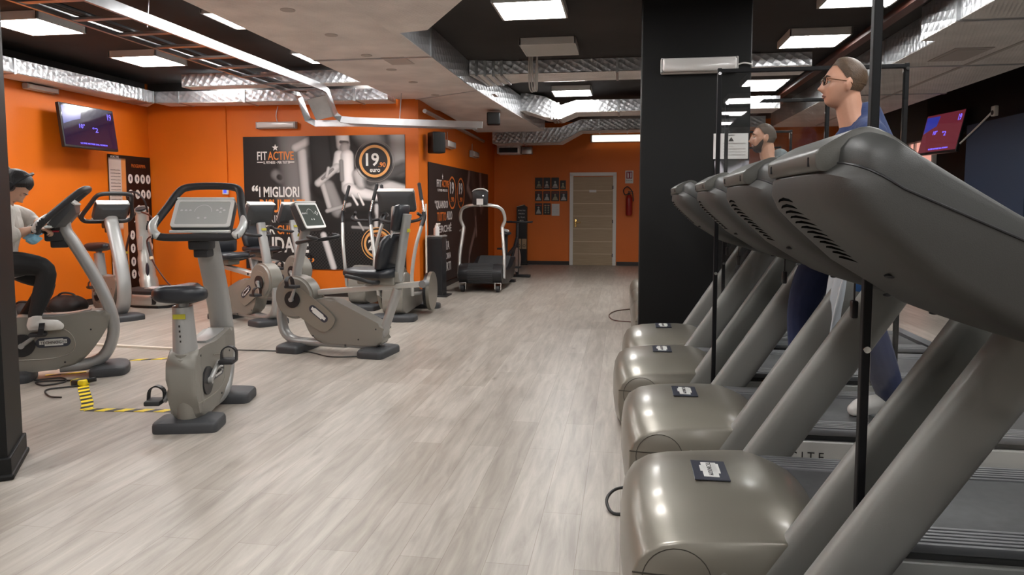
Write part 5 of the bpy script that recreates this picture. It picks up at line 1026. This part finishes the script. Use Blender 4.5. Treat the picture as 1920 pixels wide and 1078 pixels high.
def shoe(bm, heel, d, up=(0, 0, 1), L=.27):
    heel, d = Vector(heel), Vector(d).normalized(); up = Vector(up); s = d.cross(up).normalized(); up = s.cross(d)
    chain(bm, [heel + d * .03 + up * .035, heel + d * .10 + up * .04, heel + d * .18 + up * .034, heel + d * (L - .035) + up * .026], [.036, .040, .040, .029], 14)
    chain(bm, [heel + d * .035 + up * .04, heel + d * .05 + up * .095], [.040, .042], 14)
    for q in (-.018, .018): chain(bm, [heel + d * .02 + s * q * .7 + up * .012, heel + d * .15 + s * q + up * .012, heel + d * (L - .03) + s * q * .8 + up * .014], [.016, .017, .015], 10)

def walker(label, loc, S, shirt, trousers, shoes, pitch, hair_mat, hair_keep, hair_off, extra, head_x=.075, sleeve='short'):
    """walking figure, faces local +x; joints in metres for a 1.63 m figure, scaled by S"""
    M = Matrix.Translation((head_x, 0, 1.520)) @ Matrix.Rotation(R(pitch), 4, 'Y') @ Matrix.Scale(.93, 4)
    arm = {s: [(0, s * .175, 1.275), (-.03, s * .215, 1.12), (-.035, s * .225, 1.0), (.06, s * .225, .96), (.20, s * .215, .93)] for s in (-1, 1)}
    legs = {1: [(0, .085, .84), (.035, .09, .66), (-.02, .09, .47), (-.09, .09, .27), (-.15, .09, .105)], -1: [(0, -.085, .84), (.13, -.09, .66), (.195, -.09, .49), (.19, -.09, .28), (.165, -.09, .085)]}
    def body(bm):
        add_head(bm, M)
        chain(bm, [(head_x - .022, 0, 1.46), (head_x - .040, 0, 1.37), (-.005, 0, 1.27)], [.056, .058, .074])
        for y in (-.07, 0, .07): chain(bm, [(-.01, y, .84), (0, y * .9, 1.0), (0, y * 1.1, 1.17), (-.005, y * .9, 1.265)], [.10, .095, .108, .075])
        for s in (-1, 1):
            chain(bm, [(-.005, s * .05, 1.295), (0, s * .12, 1.292), (0, s * .175, 1.272)], [.05, .048, .052]); chain(bm, arm[s], [.050, .047, .040, .040, .028]); chain(bm, legs[s], [.088, .078, .055, .056, .036])
            hand(bm, arm[s][-1], (1, 0, -.25), (-.1, -s * .25, -1), (.2, -s, .1), .75, .92)
            hx = legs[s][-1][0]; chain(bm, [legs[s][-1], (hx + .0, s * .09, .055 if s < 0 else .08), (hx + .09, s * .09, .04 if s < 0 else .045), (hx + .14, s * .09, .03)], [.034, .030, .026, .020])
    p = blob('person', body, .0052, SKIN, None, 4)
    tag(p, label, 'person')
    def sh(bm):
        chain(bm, [(-.055, 0, 1.26), (head_x * .3 - .058, 0, 1.375)], [.094, .066]); chain(bm, [(.02, 0, 1.24), (.022, 0, 1.325)], [.085, .062]); [chain(bm, [(-.03, 0, 1.34), (-.012, s * .10, 1.30)], [.058, .060]) for s in (-1, 1)]
        for y in (-.075, 0, .075): chain(bm, [(-.01, y, .80), (0, y, 1.0), (0, y * 1.12, 1.17), (-.008, y * .9, 1.262)], [.118, .112, .121, .083])
        for s in (-1, 1):
            chain(bm, [(-.012, s * .055, 1.300), (-.004, s * .12, 1.298), (0, s * .175, 1.272)], [.062, .060, .065])
            chain(bm, arm[s][:3] if sleeve == 'short' else arm[s], [.064, .064, .062] if sleeve == 'short' else [.064, .060, .055, .053, .044])
    part_s = blob('shirt', sh, .0065, shirt, p, 7)
    def tr(bm):
        for y in (-.06, 0, .06): chain(bm, [(-.01, y, .83), (0, y, .93)], [.112, .110])
        for s in (-1, 1): chain(bm, [q for q in legs[s]], [.102, .093, .074, .074, .062])
    blob('trousers', tr, .0065, trousers, p, 6)
    for s in (-1, 1):
        so = blob('shoe', lambda bm: shoe(bm, (legs[s][-1][0] - .055, s * .09, .0 if s < 0 else .035), (1, 0, 0 if s < 0 else -.22), L=.245), .006, shoes, p, 3)
    part('hair', hair_mat, p, lambda bm: head_mesh(bm, M, hair_off, False, hair_keep), smooth=60)
    face_parts(p, M, hair_mat); extra(p, M)
    p.scale = (S, S, S); p.location = loc; p.rotation_euler = (0, 0, PI)
    return p
HAIRB = mat('hair_light_brown', (0.080, 0.047, 0.025), 0.55, var=.2, vscale=60, bump=(220, .3)); HAIRG = mat('hair_cropped', (0.085, 0.060, 0.045), 0.7, var=.15, vscale=60, bump=(300, .3)); BEARD = mat('beard_dark', (0.045, 0.026, 0.018), 0.75, bump=(300, .4)); HAIRK = mat('hair_black', (0.010, 0.008, 0.008), 0.42, bump=(120, .3, (1, 1, .15)))
def hk1(d): return d.z > (.70 if d.x > .55 else .70 - (.55 - d.x) * 1.15 if d.x > -.1 else -.30) 
def hline(d, a, k, nape): return a if d.x > .55 else a - (.55 - d.x) * k if d.x > -.12 else nape
def ho1(d): return .0015 + .015 * max(0, min(1, (d.z - hline(d, .70, 1.15, -.30)) / .45)) * max(.25, min(1, (d.z + .1) / .6))
def glasses(p, M):
    def place(bm): bmesh.ops.transform(bm, matrix=M, verts=bm.verts)
    fr = mat('tortoise_frame', (.10, .045, .02), .25)
    def rims(bm):
        for s in (-1, 1):
            tube(bm, [(.098 - .010 * abs(math.cos(a)) * (1 if math.cos(a) * s > 0 else .2), s * .033 + .024 * math.cos(a), .004 + .019 * math.copysign(abs(math.sin(a)) ** .8, math.sin(a))) for a in [2 * PI * i / 28 for i in range(28)]], .0022, 8, closed=True)
            tube(bm, smooth_path([(.090, s * .057, .012), (.070, s * .071, .011), (.02, s * .0775, .006), (-.012, s * .080, .0), (-.025, s * .079, -.012)], 5), .0022, 8)
        tube(bm, [(.1, -.010, .008), (.104, 0, .011), (.1, .010, .008)], .0022, 8); place(bm)
    gl = part('glasses', fr, p, rims); part('lens', GLASS, gl, lambda bm: ([cyl(bm, (.0955, s * .033, .004), (.0965, s * .033, .004), .020, n=28) for s in (-1, 1)], place(bm)), smooth=0)
BLUE = mat('navy_shirt', (0.026, 0.045, 0.125), 0.85, bump=(40, .25)); NAVY = mat('navy_trousers', (0.010, 0.020, 0.070), 0.8, bump=(25, .3)); SHOEW = mat('shoe_white', (.62, .60, .57), .5); GREYS = mat('grey_sweater', (0.135, 0.15, 0.155), 0.9, bump=(60, .3)); DARKT = mat('dark_trousers', (.014, .016, .022), .8)
man1 = walker('man with glasses in a blue shirt walking on a treadmill, looking to the left', (1.055, 3.48, .375), .985, BLUE, NAVY, SHOEW, -5, HAIRB, hk1, ho1, glasses, .076)
def hk2(d): return d.z > (.66 if d.x > .5 else .66 - (.5 - d.x) * 1.1 if d.x > -.1 else -.34)
def bk(d):
    if d.z < -.96 or d.x < .03: return False
    a = math.atan2(abs(d.y), d.x)                                     # 0 at the nose, about 1.5 at the ear
    top = -.40 - .10 * min(1, a / .35) if a < .35 else -.50 - .06 * math.sin((a - .35) / .7 * PI) if a < 1.05 else -.50 + .44 * (a - 1.05) / .4
    return d.z < min(top, -.06) and not ((d.y / .26) ** 2 + ((d.z + .575) / .075) ** 2 < 1 and d.x > .3)
def beard(p, M): part('beard', BEARD, p, lambda bm: head_mesh(bm, M, lambda d: .0025 + .008 * max(0, -d.z - .45), False, bk), smooth=60); part('collar', mat('collar_grey', (.06, .07, .072), .9), p, lambda bm: tube(bm, smooth_path([(.075 * math.cos(a) + .022, .082 * math.sin(a), 1.350 - .030 * math.cos(a)) for a in [2 * PI * i / 10 for i in range(10)]], 4, True), .017, 10, closed=True), smooth=60)
man2 = walker('bearded man with cropped hair and grey collared sweater on a treadmill by the pillar', (1.075, 5.375, .375), .938, GREYS, DARKT, SHOEW, -2, HAIRG, hk2, lambda d: .0015 + .003 * max(0, min(1, d.z)), beard, .095, 'long')

# the woman on the bike (bike frame: x forward, right side y<0)
def rider():
    M = Matrix.Translation((-.268, 0, 1.456)) @ Matrix.Rotation(R(52), 4, 'Y') @ Matrix.Diagonal((1.08, 1.06, 1.04, 1))
    armR = [(-.285, -.150, 1.265), (-.30, -.20, 1.17), (-.275, -.215, 1.10), (-.19, -.165, 1.125), (-.125, -.115, 1.145)]
    armL = [(-.285, .150, 1.265), (-.23, .205, 1.225), (-.20, .205, 1.19), (-.14, .155, 1.185), (-.095, .105, 1.175)]
    legR = [(-.37, -.085, .885), (-.22, -.10, .885), (-.075, -.105, .835), (-.10, -.125, .66), (-.150, -.145, .50)]
    legL = [(-.37, .085, .885), (-.22, .10, .80), (-.11, .11, .70), (-.24, .135, .45), (-.36, .15, .24)]
    def body(bm):
        add_head(bm, M, True)
        chain(bm, [(-.295, 0, 1.405), (-.315, 0, 1.34), (-.325, 0, 1.27)], [.047, .048, .06])
        for y in (-.055, 0, .055): chain(bm, [(-.39, y, .90), (-.375, y * .85, 1.02), (-.33, y, 1.17), (-.315, y * .9, 1.25)], [.10, .088, .095, .07])
        for a in (armR, armL): chain(bm, [(-.315, a[0][1] * .4, 1.285), a[0]], [.045, .046]); chain(bm, a, [.044, .041, .036, .034, .024])
        for l in (legR, legL): chain(bm, l, [.085, .076, .054, .052, .033])
        hand(bm, armR[-1], (1, .35, -.1), (.2, .2, -1), (.3, 1, .1), 1.0, .88); hand(bm, armL[-1], (1, -.3, -.25), (.1, -.1, -1), (.2, -1, .1), 1.0, .88)
        chain(bm, [legR[-1], (-.15, -.148, .45), (-.06, -.15, .435), (-.0, -.15, .42)], [.03, .028, .024, .018]); chain(bm, [legL[-1], (-.36, .153, .215), (-.27, .155, .19), (-.21, .155, .175)], [.03, .028, .024, .018])
    p = blob('person', body, .005, SKINW, None, 4); tag(p, 'woman with black headphones and pale sweater leaning over an exercise bike', 'person')
    sw = mat('pale_sweater', (.58, .55, .51), .9, bump=(30, .4))
    def top(bm):
        for y in (-.06, 0, .06): chain(bm, [(-.39, y, .86), (-.375, y * .95, 1.02), (-.335, y * 1.05, 1.17), (-.318, y * .9, 1.25)], [.122, .113, .116, .084])
        for a in (armR, armL):
            chain(bm, [(-.318, a[0][1] * .4, 1.28), a[0]], [.055, .058]); e = Vector(a[2]).lerp(Vector(a[3]), .35); chain(bm, a[:3] + [e], [.060, .066, .064, .050]); chain(bm, [Vector(a[2]).lerp(Vector(a[3]), .1), e], [.060, .052])
    blob('sweater', top, .0065, sw, p, 6)
    lg = mat('black_leggings', (.008, .008, .009), .75)
    def leg(bm):
        for y in (-.05, 0, .05): chain(bm, [(-.40, y, .90), (-.39, y, .95)], [.108, .10])
        for l in (legR, legL): chain(bm, l, [.097, .088, .068, .064, .044])
    blob('leggings', leg, .0065, lg, p, 5)
    for hl in ((-.20, -.150, .395), (-.405, .155, .16)):
        s_ = blob('shoe', lambda bm: shoe(bm, hl, (1, 0, -.05 if hl[1] < 0 else -.15), L=.24), .0055, SHOEW, p, 3)
    part('hair', HAIRK, p, lambda bm: (head_mesh(bm, M, lambda d: .002 + .018 * max(0, min(1, (d.z - hline(d, .50, .95, -.55)) / .30)), True, lambda d: d.z > (.50 if d.x > .55 else .50 - (.55 - d.x) * .95 if d.x > -.15 else -.55)), ball(bm, M @ Vector((-.115, 0, .03)), (.045, .045, .05), 18)), smooth=60)
    face_parts(p, M, HAIRK, closed=True)
    def place(bm): bmesh.ops.transform(bm, matrix=M, verts=bm.verts)
    hp = part('headphones', BLK, p, lambda bm: (rsweep(bm, smooth_path([(-.0, .104 * math.cos(a), .152 * math.sin(a) - .003) for a in [PI * i / 10 for i in range(11)]], 4), .014, .006, (1, 0, 0)), place(bm)))
    for s in (-1, 1): part('ear_cup', BLK, hp, lambda bm: (cyl(bm, (-.005, s * .078, -.004), (-.005, s * .112, -.004), .036, .030, n=24), place(bm)))
    part('band_sheen', mat('band_grey', (.25, .25, .26), .3), hp, lambda bm: (rsweep(bm, smooth_path([(-.0, .109 * math.cos(a), .159 * math.sin(a) - .003) for a in [PI * (.25 + .05 * i) for i in range(11)]], 3), .007, .003, (1, 0, 0)), place(bm)), smooth=0)
    part('wrist_watch', BLK, p, lambda bm: (tube(bm, [Vector(armR[-1]) + (Vector(armR[-1]) - Vector(armR[-2])).normalized() * q for q in (-.012, .006)], .030, 16), box(bm, Vector(armR[-1]) + Vector((-.004, -.015, .026)), (.03, .03, .012), .004)))
    p.location = (-4.28, 4.82, 0); p.rotation_euler = (0, 0, R(34)); return p
wo = rider()
# what she holds and wears on the wrist
def at_bike(o): o.location = (-4.28, 4.82, 0); o.rotation_euler = (0, 0, R(34)); return o
ph = at_bike(thing('phone', 'dark phone with red edge held in both hands over the handlebar of the ridden bike', 'phone'))
part('case', BLK, ph, lambda bm: box(bm, (-.012, .0, 1.165), (.09, .14, .075), .012)); part('red_edge', mat('case_red', (.30, .01, .02), .3), ph, lambda bm: box(bm, (-.015, -.02, 1.122), (.07, .11, .014), .004))
mk = thing('face_mask', 'light blue surgical mask hanging from the wrist of the riding woman', 'mask')
def mask(bm):
    n, m_ = 12, 10
    V = [[bm.verts.new((-.135 + .105 * (i / n - .5) + .012 * math.sin(j * .9), -.165 + .030 * math.sin(PI * i / n) * math.sin(PI * j / m_) * -1 + .006 * math.sin(i * 1.3), 1.105 - .065 * (j / m_) * (.75 + .5 * math.sin(PI * i / n)) + .012 * (i / n))) for i in range(n + 1)] for j in range(m_ + 1)]
    for j in range(m_):
        for i in range(n): bm.faces.new((V[j][i], V[j][i + 1], V[j + 1][i + 1], V[j + 1][i]))
mo = part('mask_sheet', mat('mask_blue', (.26, .50, .66), .8), mk, mask, smooth=60); so_ = mo.modifiers.new('s', 'SOLIDIFY'); so_.thickness = .002
part('ear_loop', PAPER, mk, lambda bm: [tube(bm, smooth_path(q, 5), .0022, 6) for q in ([(-.185, -.165, 1.10), (-.17, -.15, 1.155), (-.145, -.135, 1.175), (-.13, -.14, 1.15)], [(-.085, -.165, 1.11), (-.085, -.15, 1.15), (-.10, -.13, 1.17), (-.12, -.13, 1.16)])])
at_bike(mk)
# towel hanging on the treadmill of the man with glasses
tw2 = part('towel', mat('towel_blue_white', (.50, .54, .58), .9), None, lambda bm: cloth(bm, 1, 1, 16, lambda x, y: (.865 + .03 * y + .018 * math.sin(x * 14 + y * 2), 3.11 + .15 * x, .93 + .30 * y - .03 * abs(x))), smooth=60)
s3 = tw2.modifiers.new('s', 'SOLIDIFY'); s3.thickness = .008; tag(tw2, 'white towel with blue pattern hanging from the treadmill of the man with glasses', 'towel')
pb = part('pattern', mat('towel_pattern', (.04, .12, .32), .9), tw2, lambda bm: [cloth(bm, 1, 1, 6, lambda x, y: (.948 + .03 * (b + y * .18) + .018 * math.sin((a + x * .18) * 14 + (b + y * .18) * 2), 3.11 + .15 * (a + x * .18), .93 + .30 * (b + y * .18) - .03 * abs(a + x * .18))) for a, b in ((-.1, -.38), (.12, .1), (-.3, .25), (.3, -.2))], smooth=0)
tag(pb, None, None, None, 'stuff') if False else None
